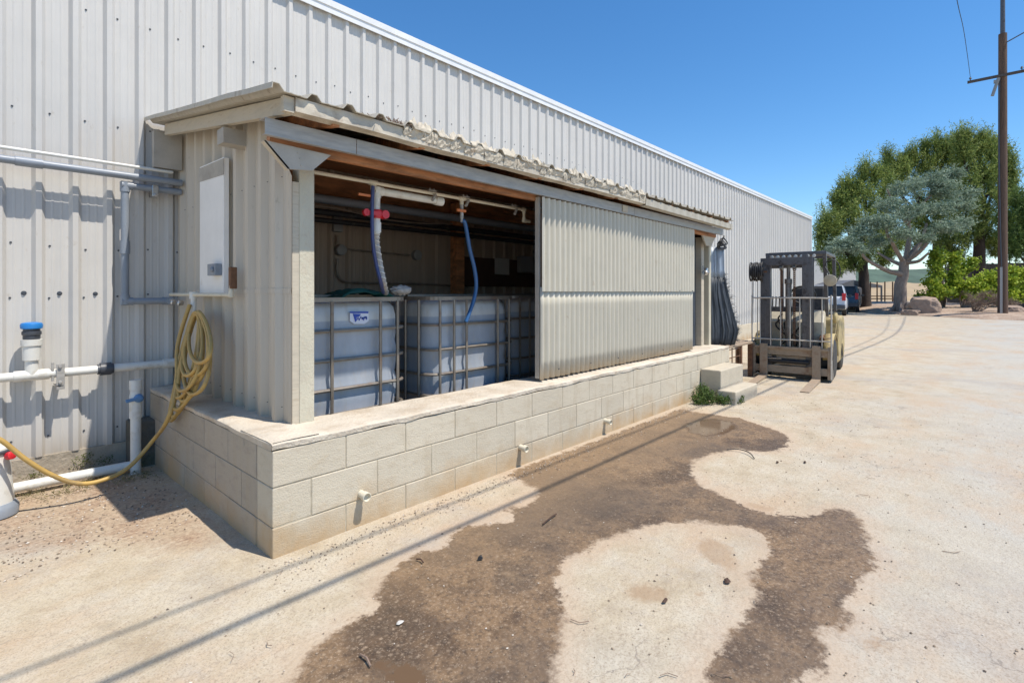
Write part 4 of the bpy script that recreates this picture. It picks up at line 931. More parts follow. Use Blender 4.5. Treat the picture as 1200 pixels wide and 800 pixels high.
# body
mb = MB()
mb.prism([(-.42,-.50,.16),(-.42,-.50,.62),(-.62,-.50,.66),(-.66,-.50,.42),(-1.25,-.50,.42),(-1.30,-.50,.88),(-2.0,-.50,.92),(-2.12,-.50,.80),(-2.16,-.50,.40),(-2.05,-.50,.20),(-1.9,-.5,.16)], (0,1.0,0))
fp('body', mb, 'yellow', bevel=.03)
fp('front_cowl', MB().prism([(-.36,-.40,.40),(-.36,-.40,.86),(-.50,-.40,1.04),(-.60,-.40,1.0),(-.60,-.40,.40)], (0,.8,0)), 'beige', bevel=.02)
for s in (-1, 1):
    pts = [(-.34+.36*math.cos(t)-.10, s*.46, .32+.37*math.sin(t)) for t in np.linspace(0, math.pi, 12)]
    mb = MB(); mb.grid([[(p[0], s*.42, p[2]) for p in pts], [(p[0], s*.545, p[2]) for p in pts]]); fp('fender', mb, 'yellow', solid=.01, smooth=True)
def wheel(x, y, r, w_):
    t = fp('wheel', MB().lathe((x,y-w_/2,r),(0,1,0),[(0,r*.55),(0,r*.86),(.02,r),(w_-.02,r),(w_,r*.86),(w_,r*.55)],28), 'blk', smooth=True)
    fp('rim', MB().lathe((x,y-w_/2+.015,r),(0,1,0),[(0,r*.5),(.01,r*.56),(w_-.04,r*.56),(w_-.03,r*.5)],20), 'yellow', t, smooth=True)
for s in (-1, 1): wheel(-.42, s*.44, .31, .2); wheel(-1.75, s*.42, .24, .16)
fp('seat', MB().box(-1.62,-1.18,-.25,.25,.93,1.02).prism([(-1.58,-.25,1.0),(-1.66,-.25,1.42),(-1.74,-.25,1.42),(-1.68,-.25,1.0)], (0,.5,0)), 'blk', bevel=.03)
mb = MB(); mb.tube([(-.80+.06*math.sin(t), .05+.18*math.cos(t), 1.28+.14*math.sin(t)) for t in np.linspace(0,6.28,26)[:-1]], .014, 8, closed=True); mb.tube([(-.62,.05,.95),(-.79,.05,1.27)], .022, 8); mb.bar((-.79,-.12,1.28),(-.79,.22,1.28), .02, .012)
fp('steering_wheel', mb, 'blk', smooth=True)
fp('gas_tank', MB().lathe((-2.0,-.28,1.05),(0,1,0),[(0,.05),(.02,.13),(.06,.15),(.5,.15),(.54,.13),(.56,.05)],20), 'beige', smooth=True)
# side levers, hydraulic jumble seen through the mast
mb = MB()
for y in (-.36,-.31,-.26): mb.tube([(-.55,y,.95),(-.60,y,1.22)], .009, 6); mb.lathe((-.60,y,1.22),(0,0,1),[(0,.016),(.02,.02),(.035,.012)],8)
for k in range(7):
    a0 = Vector((-.25, random.uniform(-.2,.2), random.uniform(.35,.6))); a1 = Vector((-.3, random.uniform(-.25,.25), random.uniform(.7,1.0)))
    mb.tube(smoothpath([a0, a0+Vector((.02,.05,.12)), a1+Vector((0,-.06,-.1)), a1], 5), .012, 6)
fp('hydraulic_hoses', mb, 'blk', smooth=True)
mb = MB(); mb.lathe((-.55,.50,.93),(0,1,0),[(0,.05),(.01,.085),(.03,.09),(.05,.085),(.06,.05)],22); mb.bar((-.5,.50,.60),(-.55,.52,.9), .06, .07)
fp('filler_cap', mb, 'yellow', bevel=.004)
for s in (-1, 1): fp('tilt_cylinder', MB().tube([(-.15,s*.40,.62),(-.55,s*.36,.66)], .035, 10), 'rust', smooth=True)

# ------------------------------------------------------------------ utility pole and wires
pb = P(1175, 372, z=0); pd = math.hypot(pb.x, pb.y)
pole = thing('utility_pole', (pb.x, pb.y, 0), 'tall brown wooden utility pole with crossarm at the yard edge', 'utility pole')
Dp_ = pb.x*CA+pb.y*SA
def pz(py): return H+Dp_*(342-py)/F
mb = MB(); mb.tube([(pb.x,pb.y,-.3),(pb.x,pb.y,5),(pb.x,pb.y,pz(40))], [.21,.185,.17], 16); obj('shaft', mb, M['pole'], pole, smooth=True)
obj('top_section', MB().tube([(pb.x,pb.y,pz(40)),(pb.x,pb.y,pz(-25))], [.10,.09], 12), M['mast'], pole, smooth=True)
ca = P(1133, 87, D=Dp_-.3); cb = Vector((2*pb.x-ca.x, 2*pb.y-ca.y, ca.z))
ca = Vector((pb.x-.22, ca.y+.0, ca.z)); cb = Vector((pb.x-.22, 2*pb.y-ca.y, ca.z))
mb = MB(); mb.bar(ca, cb, .10, .13); obj('crossarm', mb, M['fence'], pole)
for y in (ca.y-.12, pb.y-.7, cb.y+.12): obj('insulator', MB().lathe((pb.x-.22,y,ca.z+.06),(0,0,1),[(0,.02),(.08,.02),(.085,.055),(.11,.06),(.15,.035),(.17,.045),(.19,.02)],12), M['dgrey'], pole, smooth=True)
obj('transformer_fuse', MB().tube([(pb.x-.30,pb.y+.16,ca.z-.12),(pb.x-.34,pb.y+.40,ca.z-1.0)], .07, 10).box(pb.x-.36,pb.x-.2,pb.y+.15,pb.y+.35,ca.z-.35,ca.z-.2), M['boxgrey'], pole)
mb = MB(); q = P(1197, 44, D=Dp_-.3); mb.tube([(pb.x-.1,pb.y-.1,pz(52)), (pb.x-.1, pb.y-1.0, pz(43))], .03, 8); mb.box(pb.x-.25,pb.x+.0,pb.y-1.15,pb.y-.9,pz(46),pz(40)); obj('lamp_bracket', mb, M['dgrey'], pole)
q = P(1170, 372, D=Dp_-.25); obj('cable_guard', MB().bar((pb.x-.20,pb.y+.06,0),(pb.x-.20,pb.y+.06,pz(313)), .10, .06), M['galv'], pole)
mb = MB(); mb.tube(smoothpath([(pb.x-.22,pb.y+.05,pz(313)),(pb.x-.22,pb.y+.10,pz(260)),(pb.x-.2,pb.y+.14,pz(160)),(pb.x-.2,pb.y+.12,pz(95))],6), .025, 6); obj('riser_cable', mb, M['dgrey'], pole, smooth=True)
def wire(name, pts, r, lb):
    o = obj(name, MB().tube(smoothpath(pts, 10), r, 6), M['blk'], smooth=True, base=pts[0]); tag(o, lb, 'wire', 'overhead wires from the pole')
wire('overhead_wire', [(pb.x-.22, ca.y-.12, ca.z+.24), P(1130,40,D=21), P(1121,-2,D=16.0), P(1095,-150,D=10)], .011, 'thin wire rising from the left end of the pole crossarm')
# two service cables that pass over the yard; only their shadows reach the picture
zc_ = 5.2
def yshadow(ys): return ys-1.10/2.33*zc_
wire('service_cable', [(pb.x-.2, pb.y-1.9, ca.z-.3), (22, -2.25, 9.0), (12, -1.10, 6.8), (4.9, yshadow(2.17), zc_), (1.0, yshadow(2.22), zc_), (-8, yshadow(2.3), 5.4), (-25, -1.2, 8)], .017, 'lower service cable crossing high over the yard')
wire('service_cable', [(pb.x-.2, pb.y-1.4, ca.z+.1), (22, -2.0, 9.2), (12, -.92, 6.9), (5.4, yshadow(2.43), zc_), (1.0, yshadow(2.50), zc_), (-8, yshadow(2.6), 5.5), (-25, -1.0, 8)], .010, 'thinner service cable beside the lower one over the yard')

# ------------------------------------------------------------------ vegetation tools
def foliage(name, blobs, per, mat, parent, leaf=(.16,.04), shell=.55, up=.3, seed=1, needles=7, twig=.45, flat=1.0):
    """blobs: (centre, (rx,ry,rz)). Twigs with needle sprays spread through each blob"""
    rg = np.random.default_rng(seed); V = []; 
    for c, rad in blobs:
        n = int(per*(rad[0]*rad[1]+rad[0]*rad[2]+rad[1]*rad[2])/3)+8
        d = rg.normal(size=(n, 3)); d /= np.linalg.norm(d, axis=1)[:, None]
        r = shell+(1-shell)*rg.random(n)**.6; r *= 1+.22*rg.normal(size=n)*.5
        p = np.array(c)+d*np.array(rad)*r[:, None]
        t = d*np.array([1,1,.6])+np.array([0,0,up])+rg.normal(size=(n,3))*.45; t[:,2] *= flat; t /= np.linalg.norm(t, axis=1)[:, None]
        for k in range(needles):
            s = (k/needles-.3)*twig
            q = p+t*s+rg.normal(size=(n,3))*leaf[1]*.8
            a = t*.7+rg.normal(size=(n,3))*.6; a /= np.linalg.norm(a, axis=1)[:, None]
            b = np.cross(a, rg.normal(size=(n,3))); b /= np.linalg.norm(b, axis=1)[:, None]
            l = leaf[0]*(.6+.8*rg.random((n,1))); w_ = leaf[1]*(.7+.6*rg.random((n,1)))
            V.append(np.stack([q-a*l*.5, q+b*w_*.5, q+a*l*.5, q-b*w_*.5], 1))
    V = np.concatenate(V).reshape(-1, 3)
    b = np.array(parent['wb']) if parent is not None else np.zeros(3)
    V = V-b
    me = bpy.data.meshes.new(name); nv = len(V); nf = nv//4
    me.vertices.add(nv); me.vertices.foreach_set('co', V.astype(np.float32).ravel())
    me.loops.add(nv); me.loops.foreach_set('vertex_index', np.arange(nv, dtype=np.int32))
    me.polygons.add(nf); me.polygons.foreach_set('loop_start', np.arange(0, nv, 4, dtype=np.int32)); me.polygons.foreach_set('loop_total', np.full(nf, 4, dtype=np.int32))
    me.update(calc_edges=True); me.materials.append(mat)
    o = bpy.data.objects.new(name, me); COL.objects.link(o)
    if parent is not None: o.parent = parent
    return o
def blobs_px(lst, D, ry=1.0):
    """(px, py, rx_px, rz_px, depth offset)"""
    out = []
    for px, py, rx, rz, dd in lst:
        d = D+dd; c = P(px, py, D=d); out.append((tuple(c), (rx*d/F, rx*d/F*ry, rz*d/F)))
    return out
def sub_blobs(bl, k, f, seed):
    """break each mass into smaller clumps"""
    rg = np.random.default_rng(seed); out = []
    for c, r in bl:
        for i in range(k):
            d = rg.normal(size=3); d /= np.linalg.norm(d); rr = rg.uniform(.35, .95)
            cc = np.array(c)+d*np.array(r)*rr; s = f*rg.uniform(.6, 1.25)
            out.append((tuple(cc), (r[0]*s, r[1]*s, r[2]*s*.8)))
    return out
def limb(mb, pts, r0, r1, seg=9):
    pts = smoothpath(pts, 5); n = len(pts)
    pts = [p+Vector((mnoise.noise(p*1.3), mnoise.noise(p*1.3+Vector((5,5,5))), 0))*.06 for p in pts]
    mb.tube(pts, [r0+(r1-r0)*i/(n-1) for i in range(n)], seg)

# planting bed
bedm, nt, N, L, B = NT('planting_bed')
g = N.new('ShaderNodeNewGeometry').outputs['Position']; n1 = noise(N, L, g, 1.2, 8, .7); n2 = noise(N, L, g, 9, 6, .7)
col = ramp(N, L, n1, [(.35, (.17,.11,.075)), (.5, (.32,.22,.155)), (.65, (.44,.33,.24))]); col = mix(N, L, ramp(N, L, n2, [(.4, .0), (.6, .6)]), col, (.50,.40,.31))
L.new(col, B.inputs['Base Color']); B.inputs['Roughness'].default_value = 1; bump(N, L, B, n2, .8, .08)
edge = [P(x, y, z=0) for x, y in ((978,364),(1010,366),(1050,368.5),(1100,371),(1150,374),(1210,376),(1300,380))]
rows = []
for t, hh in ((0,-.02),(.02,.08),(.10,.16),(.3,.35),(.6,.45),(1,.5)):
    rows.append([(e.x+t*22, e.y+t*10*(1-.1*i), hh+.10*mnoise.noise(Vector((e.x*.3, t*9, 0)))*(t > 0)) for i, e in enumerate(edge)])
# refine
fr = []
for i in range(len(rows)-1):
    for k in range(4):
        t = k/4; row = []
        for j in range(len(edge)-1):
            for q in range(8):
                u = q/8; a = Vector(rows[i][j]).lerp(Vector(rows[i][j+1]), u); b = Vector(rows[i+1][j]).lerp(Vector(rows[i+1][j+1]), u); p = a.lerp(b, t)
                p.z += .05*mnoise.noise(Vector((p.x*.9, p.y*.9, 1))) if i else 0; row.append(tuple(p))
        fr.append(row)
tag(obj('planting_bed', MB().grid(fr), bedm, smooth=True), kind='structure')
def bedz(p): return .22

# ---- blue cedar
D2 = 31.5; tb = P(1056, 352, D=D2); tb.z = .15
ced = thing('blue_cedar_tree', tb, 'blue-green cedar with pale forked trunk leaning over the boulder', 'tree')
mb = MB()
def TP(px, py, dd=0): return P(px, py, D=D2+dd)
limb(mb, [tb+Vector((0,0,-.2)), TP(1055,338), TP(1058,322), TP(1060,306)], .36, .24, 12)
for k in range(6):
    a = k*1.05; limb(mb, [tb+Vector((.9*math.cos(a), .9*math.sin(a), -.25)), tb+Vector((.45*math.cos(a), .45*math.sin(a), .18)), tb+Vector((.1*math.cos(a), .1*math.sin(a), .9))], .10, .12, 7)
for pts, r0, r1 in (([TP(1060,310),TP(1064,290,.3),TP(1066,272,.5),TP(1064,250,.5)], .18, .07), ([TP(1060,308),TP(1050,292,-.3),TP(1040,275,-.8),TP(1034,255,-1)], .14, .05),
                    ([TP(1062,306),TP(1078,294,-.5),TP(1092,276,-1),TP(1104,258,-1.2)], .15, .05), ([TP(1064,302),TP(1080,282,.6),TP(1086,262,.9)], .18, .06),
                    ([TP(1058,322),TP(1040,317,-.5),TP(1025,310,-1),TP(1012,300,-1.3),TP(1004,286,-1.5)], .16, .05), ([TP(1060,312),TP(1044,305,.8),TP(1028,296,1.5)], .14, .05),
                    ([TP(1061,308),TP(1076,306,-.8),TP(1088,296,-1.4)], .13, .05), ([TP(1064,262,.5),TP(1080,240,.5),TP(1095,225,.4)], .10, .04), ([TP(1064,262,.5),TP(1048,240,.3),TP(1040,222,0)], .10, .04)):
    limb(mb, pts, r0, r1)
obj('trunk', mb, M['bark'], ced, smooth=True)
bl = blobs_px([(1062,222,20,12,0),(1085,212,22,11,.5),(1108,222,22,12,0),(1125,240,18,10,.4),(1098,245,22,12,-1.2),(1070,248,22,11,-1.5),(1045,240,18,10,-.6),(1125,262,16,8,-1),
   (1108,268,16,9,-1.8),(1040,262,16,9,-1.6),(1022,258,12,8,-1.6),(1008,272,14,7,-1.5),(990,284,14,6,-1.6),(978,292,9,5,-1.4),(1005,292,12,6,-1.9),(1030,284,10,6,-1.4),(1135,228,10,7,.5),(1060,272,12,7,-2),(1085,280,10,6,-1.8),(1118,205,10,7,.5)], D2, .8)
foliage('crown', sub_blobs(bl, 16, .26, 3), 300, M['cedar'], ced, (.18,.045), .15, .1, 3, 8, .8, .5)

def pine(name, label, D, base_px, crown, mat, trunkmat, r, seed, per=130, topx=None, f=.20, k=22):
    b = P(base_px[0], 355, D=D); b.z = .2; t = thing(name, b, label, 'tree')
    mb = MB(); top = P(*(topx or (crown[0][0], crown[0][1])), D=D)
    limb(mb, [b+Vector((0,0,-.3)), b.lerp(top, .33), b.lerp(top, .66), top], r, r*.25, 10)
    bl = blobs_px(crown, D, .9)
    for c, rad in bl[:14]:
        s = b.lerp(top, random.uniform(.35, .7)); limb(mb, [s, s.lerp(Vector(c), .5)+Vector((0,0,-.2)), Vector(c)], r*.28, r*.08, 6)
    obj('trunk', mb, trunkmat, t, smooth=True)
    sp = []; rg_ = random.Random(seed)
    for c, rad in bl:
        for q in range(3):
            a = rg_.uniform(0, 6.28); h_ = rg_.uniform(.45, .95); sp.append(((c[0]+rad[0]*.8*math.cos(a), c[1]+rad[1]*.8*math.sin(a), c[2]+rad[2]*h_), (.20, .20, rg_.uniform(.5, 1.0))))
    foliage('crown', sub_blobs(bl, k, f, seed)+sp, per, mat, t, (.21,.045), .15, 1.3, seed, 10, 1.1)
    return t
pine('pine_tree', 'dark-trunked pine at the left of the tree group behind the parked cars', 36, (1014,355),
     [(1010,262,20,16,0),(990,262,16,15,.5),(975,275,14,16,0),(1028,245,18,15,1),(1000,240,16,14,1),(1015,225,14,13,1),(985,245,10,12,1),(966,290,9,14,0),(1020,285,18,12,0),(990,295,18,12,.6),(998,222,8,11,1),(1034,268,14,14,.5),(970,262,6,10,0),(1012,300,14,8,0),(1040,225,10,12,1),(968,308,8,10,0),(978,318,9,8,0),(1000,310,12,8,0),(1045,290,12,12,1),(1035,305,10,8,1),(1012,205,5,10,1),(990,228,4,10,1),(1026,208,5,11,1),(980,238,4,9,1),(962,275,4,10,0)], M['pine'], M['barkdark'], .42, 11, topx=(1008,250))
pine('pine_tree', 'tall yellow-green pine rising behind the blue cedar', 41, (1100,355),
     [(1090,205,20,15,0),(1065,210,20,15,0),(1110,195,20,15,0),(1085,190,16,12,0),(1045,215,14,14,0),(1120,185,14,12,0),(1105,178,10,9,0),(1095,235,24,18,0),(1035,205,8,10,0),(1060,192,10,10,0),(1125,215,16,16,0),(1080,260,24,18,0),(1120,172,5,11,0),(1040,190,4,11,0),(1050,200,4,10,0),(1068,188,4,10,0),(1084,180,4,11,0),(1100,172,4,10,0),(1070,285,16,14,0),(1088,275,18,14,0),(1110,255,16,14,0)], M['pine'], M['barkdark'], .42, 23, topx=(1095,185))
pine('pine_tree', 'broad tall pine with thick dark trunk left of the utility pole', 38, (1146,355),
     [(1150,205,22,18,0),(1140,225,24,18,0),(1165,215,20,18,0),(1135,190,14,12,0),(1155,185,14,14,0),(1172,195,12,14,0),(1160,240,24,16,0),(1130,250,20,18,0),(1150,265,24,16,0),(1178,232,12,14,0),(1128,280,16,12,0),(1142,175,8,9,0),(1166,178,6,10,0),(1125,172,6,12,0),(1105,285,16,12,1),(1165,282,16,10,0),(1132,166,4,11,0),(1150,168,4,10,0),(1160,174,4,11,0),(1172,182,4,12,0),(1182,195,5,12,0),(1186,215,6,12,0),(1120,298,14,10,1),(1170,295,12,8,0)], M['pine'], M['barkdark'], .50, 31, topx=(1150,190))
pine('shade_tree', 'dense green tree right of the utility pole', 35, (1215,355),
     [(1192,260,14,14,0),(1205,250,18,16,0),(1185,280,12,12,0),(1200,285,16,12,0),(1180,262,8,10,0),(1220,270,20,24,0),(1195,238,8,8,0),(1192,296,14,8,0)], M['dpine'], M['barkdark'], .35, 37, topx=(1205,250))
# bright leafy shrub
def shrub(name, label, crown, D, mat, seed, per=110, leaf=(.17,.13), stem='twig', cat='shrub', group=None, k=7, f=.42, needles=6):
    c0 = P(crown[0][0], 355, D=D); c0.z = .15; t = thing(name, c0, label, cat, group)
    bl = blobs_px(crown, D, .8); mb = MB()
    for c, r in bl: limb(mb, [c0, c0.lerp(Vector(c), .5)+Vector((.1,.1,.1)), Vector(c)], .06, .02, 5)
    obj('stem', mb, M[stem], t); foliage('leaves', sub_blobs(bl, k, f, seed), per, mat, t, leaf, .35, .4, seed, needles, .35)
    return t
shrub('leafy_shrub', 'tall bright yellow-green leafy shrub beside the boulder', [(1105,300,13,14,0),(1098,318,14,14,0),(1112,322,14,14,0),(1092,335,12,11,-.5),(1118,338,14,10,-.5),(1104,342,16,8,-.7),(1118,305,8,9,0),(1085,348,12,6,-.5),(1094,298,7,8,0)], 32.5, M['bright'], 41)
shrub('hedge', 'bright green low hedge running behind the dead bush', [(1128,336,12,9,0),(1142,332,12,10,0),(1155,329,12,10,0),(1166,328,11,10,0),(1180,328,12,12,0),(1192,326,12,13,0),(1207,326,14,16,0),(1198,345,14,12,0),(1182,345,12,10,0),(1136,345,12,8,0),(1150,342,12,9,0),(1168,342,10,9,0)], 31.5, M['hedge'], 43, cat='hedge')
shrub('leafy_shrub', 'small yellow shrub glimpsed low between the tall shrub and the pine trunk', [(1130,312,9,6,0),(1138,308,7,5,0),(1124,318,7,5,0)], 35, M['bright'], 47)
db = shrub('dead_bush', 'grey-brown dead twiggy bush left of the utility pole', [(1142,350,12,7,0),(1155,348,14,9,0),(1168,352,11,7,0),(1150,358,14,5,0),(1186,354,9,6,.3)], 28.2, M['drytwig'], 53, per=90, leaf=(.20,.014), needles=8)
# weeds by the step
wd = thing('weed_clump', (6.22, 2.4, 0), 'green weeds growing against the side of the concrete steps', 'plant')
mb = MB()
for k in range(16):
    a = random.uniform(0, 6.28); q = Vector((6.22+random.uniform(-.18,.05), 2.36+random.uniform(-.12,.12), 0)); mb.tube([q, q+Vector((.05*math.cos(a), .05*math.sin(a), .08)), q+Vector((.10*math.cos(a), .10*math.sin(a), random.uniform(.08,.17)))], .0025, 4)
obj('stems', mb, M['weed'], wd)
foliage('leaves', [((6.15,2.42,.08),(.13,.12,.09)),((6.02,2.46,.05),(.10,.09,.06)),((6.28,2.27,.05),(.12,.12,.05)),((6.20,2.50,.13),(.08,.07,.08)),((6.40,2.15,.03),(.14,.05,.03))], 9000, M['weed'], wd, (.030,.016), .2, .3, 5, 5, .05)
gr = foliage('dry_grass', [((.25+.12*i, 4.55+.10*math.sin(i*2), .01),(.12,.14,.018)) for i in range(7)], 5500, M['moss'], None, (.028,.004), .1, .8, 6, 3, .03); tag(gr, 'thin dry grass and moss along the foot of the warehouse', 'grass', kind='stuff')
gr = foliage('moss_patch', [((.70,4.90,.08),(.10,.03,.07)),((.82,4.89,.06),(.06,.02,.05)),((.42,4.90,.05),(.10,.02,.03))], 16000, leaf_mat('moss_green', (.05,.08,.015), (.12,.15,.03), (.2,.2,.05)), None, (.014,.008), .1, .3, 8, 2, .02); tag(gr, 'green moss growing on the warehouse foundation', 'moss', kind='stuff')

# boulders
def boulder(name, c, r, seed, label):
    bm = bmesh.new(); bmesh.ops.create_icosphere(bm, subdivisions=5, radius=1); mb = MB(); vs = []
    for v in bm.verts:
        n = v.co.normalized(); d = 1+.30*mnoise.noise(n*1.3+Vector((seed,0,0)))+.12*mnoise.noise(n*3.3+Vector((0,seed,0)))+.04*mnoise.noise(n*9)
        q = n*d; q.z = min(q.z, .75+.15*q.x); q.x = max(q.x, -.8); vs.append((c.x+q.x*r[0], c.y+q.y*r[1], c.z+q.z*r[2]))
    mb.add(vs, [tuple(v.index for v in f.verts) for f in bm.faces]); bm.free()
    tag(obj(name, mb, M['rock'], base=c, smooth=True), label, 'rock', 'boulders in the planting bed')
c = P(1083, 357, D=29.5); boulder('boulder', Vector((c.x, c.y, .35)), (.75,.78,.88), 3, 'large pinkish-brown boulder at the foot of the cedar')
c = P(1186, 362, D=27.6); boulder('boulder', Vector((c.x, c.y, .15)), (.5,.55,.55), 8, 'smaller tan boulder just behind the utility pole')
c = P(1068, 362, D=29.5); boulder('boulder', Vector((c.x, c.y, .10)), (.45,.5,.3), 5, 'low stone in front of the large boulder')

# ------------------------------------------------------------------ things beyond
mb = MB(); a = P(1110,300,D=46); b = P(1260,296,D=40); n = 60
fw = thing('board_fence', a, 'dark weathered board fence behind the trees at the right', 'fence'); fw.location.z = 0; fw['wb'][2] = 0
fw = fw
mbp = MB()
for k in range(n):
    t0, t1 = k/n, (k+.9)/n; p, q = a.lerp(b, t0), a.lerp(b, t1); hgt = 3.7+.06*random.random()
    mbp.prism([(p.x,p.y,0),(q.x,q.y,0),(q.x,q.y,hgt),(p.x,p.y,hgt)], (.03,.03,0))
fw['wb'] = [a.x, a.y, 0]; obj('boards', mbp, M['fence'], fw)
mb = MB()
for k in range(0, n, 8): p = a.lerp(b, k/n); mb.box(p.x+.05,p.x+.17,p.y+.05,p.y+.17,0,3.8)
obj('fence_post', mb, M['fence'], fw)
# white building seen past the warehouse end
c0 = P(955, 300, D=62); c1 = P(1003, 306, D=62)
wbld = thing('far_barn', (c0.x, c0.y, 0), 'plain white building beyond the warehouse end', 'building')
zt = P(1003, 306, D=62).z; d = (c1-c0); d.z = 0; nrm = Vector((d.y, -d.x, 0)).normalized()*-9
p0 = Vector((c0.x-d.x*2, c0.y-d.y*2, 0)); p1 = Vector((c1.x, c1.y, 0))
obj('wall', MB().prism([p0, p1, p1+nrm*(-1 if nrm.x < 0 else 1), p0+nrm*(-1 if nrm.x < 0 else 1)], (0,0,zt)), M['farwhite'], wbld)
mb = MB(); mb.prism([p0+Vector((0,0,zt+.004)), p1+Vector((0,0,zt+.004)), p1+nrm*(-1 if nrm.x < 0 else 1)+Vector((0,0,zt+.004)), p0+nrm*(-1 if nrm.x < 0 else 1)+Vector((0,0,zt+.004))], (0,0,.25)); obj('roof', mb, M['farroof'], wbld)
# small open shelter with grey gable roof
sh_ = P(1003, 345, D=54); ss = thing('open_shelter', (sh_.x, sh_.y, 0), 'low open shelter with a grey gabled roof in the distance', 'shelter')
A_ = P(980, 336, D=54); B_ = P(1034, 337, D=54); T_ = P(1000, 328, D=54)
mb = MB(); dv = Vector((3,3,0)); 
mb.prism([A_, B_, Vector((B_.x,B_.y,A_.z+.15)), T_, Vector((A_.x,A_.y,A_.z+.12))], dv); obj('roof', mb, M['farroof'], ss)
mb = MB()
for p in (A_.lerp(B_,.02), A_.lerp(B_,.35), A_.lerp(B_,.98)): mb.box(p.x-.08,p.x+.08,p.y-.08,p.y+.08,0,A_.z)
obj('shelter_post', mb, M['farroof'], ss)
# tan hillside and blue-green hills
def hill(name, px0, px1, D, zs, mat, depth, seed):
    rows = [[], [], []]; n = 60
    for i in range(n+1):
        px = px0+(px1-px0)*i/n; p = P(px, 342, D=D); z = zs[0]+(zs[1]-zs[0])*(.5+.5*mnoise.noise(Vector((i*.14, seed, 0)))); q = P(px, 342, D=D+depth); f_ = P(px, 342, D=D-depth*.35)
        rows[0].append((f_.x, f_.y, -1)); rows[1].append((p.x, p.y, z)); rows[2].append((q.x, q.y, -1))
    tag(obj(name, MB().grid(rows), mat, smooth=True), kind='structure')
hill('tan_field', 930, 1150, 90, (2.6, 3.4), pm('dry_field', (.36,.27,.16), .95, var=.15, scale=.5, bumps=.3, dirt=(.40,.28,.15), dscale=.3), 60, 2)
hill('wooded_hill', 700, 1500, 420, (17, 23), pm('far_green', (.07,.11,.075), .95, var=.25, scale=.08, bumps=.3, dirt=(.04,.07,.045), dscale=.05), 160, 5)
hill('low_ridge', -900, 2200, 900, (14, 24), pm('far_ridge', (.10,.15,.17), .95, var=.15, scale=.02), 200, 9)

# cars (local: +x forward)
def make_car(paint, label, kind):
    t = thing('parked_car', (0,0,0), label, 'car', 'cars parked beyond the forklift'); LR = M
    Lc, Wc = 4.6, 1.82
    prof = [(-2.28,.45),(-2.3,.95),(-2.22,1.08),(2.1,.92),(2.28,.70),(2.3,.40),(1.9,.34),(-1.9,.34)]
    mb = MB(); mb.prism([(x,-Wc/2,z) for x, z in prof], (0,Wc,0)); obj('body', mb, M[paint], t, local=True, bevel=.08, smooth=True)
    mb = MB(); lo = [(-2.15,-.86,1.05),(1.15,-.86,1.0),(1.15,.86,1.0),(-2.15,.86,1.05)]; hi = [(-1.92,-.70,1.66),(.35,-.70,1.68),(.35,.70,1.68),(-1.92,.70,1.66)]
    mb.add(lo+hi, [(0,1,5,4),(1,2,6,5),(2,3,7,6),(3,0,4,7),(4,5,6,7)]); obj('window_band', mb, M['glass'], t, local=True, bevel=.04)
    mb = MB(); mb.box(-1.95,.38,-.71,.71,1.66,1.71)
    for x0, x1 in ((-2.13,-1.90),(-.55,-.50),(.95,.40)):
        for s in (-1, 1): mb.bar((x0,s*.865,1.05),(x1,s*.715,1.67), .06, .05)
    obj('roof_pillars', mb, M[paint], t, local=True, bevel=.02)
    for x in (-1.42, 1.42):
        for s in (-1, 1):
            w_ = obj('wheel', MB().lathe((x,s*.80-.11,.35),(0,1,0),[(0,.2),(0,.31),(.02,.35),(.2,.35),(.22,.31),(.22,.2)],24), M['blk'], t, local=True, smooth=True)
            obj('rim', MB().lathe((x,s*.80-.115,.35),(0,1,0),[(0,.05),(.005,.21),(.225,.21),(.23,.05)],16), M['chrome'], w_, local=True, smooth=True)
    for s in (-1, 1):
        obj('tail_light', MB().box(-2.33,-2.2,s*.80-.09,s*.80+.09,.85,1.25), M['red'], t, local=True, bevel=.02)
        obj('headlight', MB().box(2.1,2.3,s*.66-.16,s*.66+.16,.68,.82), M['pvcw'], t, local=True, bevel=.02)
        obj('mirror', MB().box(.72,.86,s*1.0-.09,s*1.0+.09,1.02,1.16), M['dgrey'], t, local=True, bevel=.02)
    obj('bumper', MB().box(-2.38,-2.2,-.86,.86,.38,.62), M['dgrey'], t, local=True, bevel=.03)
    return t
c1 = make_car('carwhite', 'white SUV with a red tail light, seen past the forklift', 'suv'); p = P(972, 370, z=0); c1.location = (p.x+2.3, p.y+.45, 0); c1.rotation_euler.z = R(8)
c2 = make_car('carblue', 'dark blue car beside the white SUV, under the pine', 'car'); p = P(990, 366, z=0); c2.location = (p.x+2.3, p.y+.4, 0); c2.rotation_euler.z = R(6)
# small things beyond the bed
c = P(1003, 350, D=36); bn = thing('smoker_grill', (c.x, c.y, .2), 'dark upright barrel grill standing left of the pine trunk', 'grill')
obj('drum', MB().lathe((c.x,c.y,.45),(0,0,1),[(0,.30),(.1,.36),(1.1,.36),(1.2,.30),(1.28,.12),(1.36,.10),(1.38,.16),(1.62,.15),(1.66,.08)],18), M['mast'], bn, smooth=True)
for k in range(3): obj('leg', MB().tube([(c.x+.25*math.cos(k*2.1),c.y+.25*math.sin(k*2.1),.1),(c.x+.22*math.cos(k*2.1),c.y+.22*math.sin(k*2.1),.5)], .03, 6), M['blk'], bn)
a_, b_ = P(1020, 352, D=44), P(1046, 352, D=44); rk = thing('pipe_rack', (a_.x, a_.y, 0), 'rusty low metal rack with thin uprights left of the cedar trunk', 'rack')
for t in (0,.3,.65,1): q = a_.lerp(b_, t); obj('upright', MB().tube([(q.x,q.y,0),(q.x,q.y,P(1030,330,D=44).z)], .05, 6), M['rust'], rk)
mb = MB()
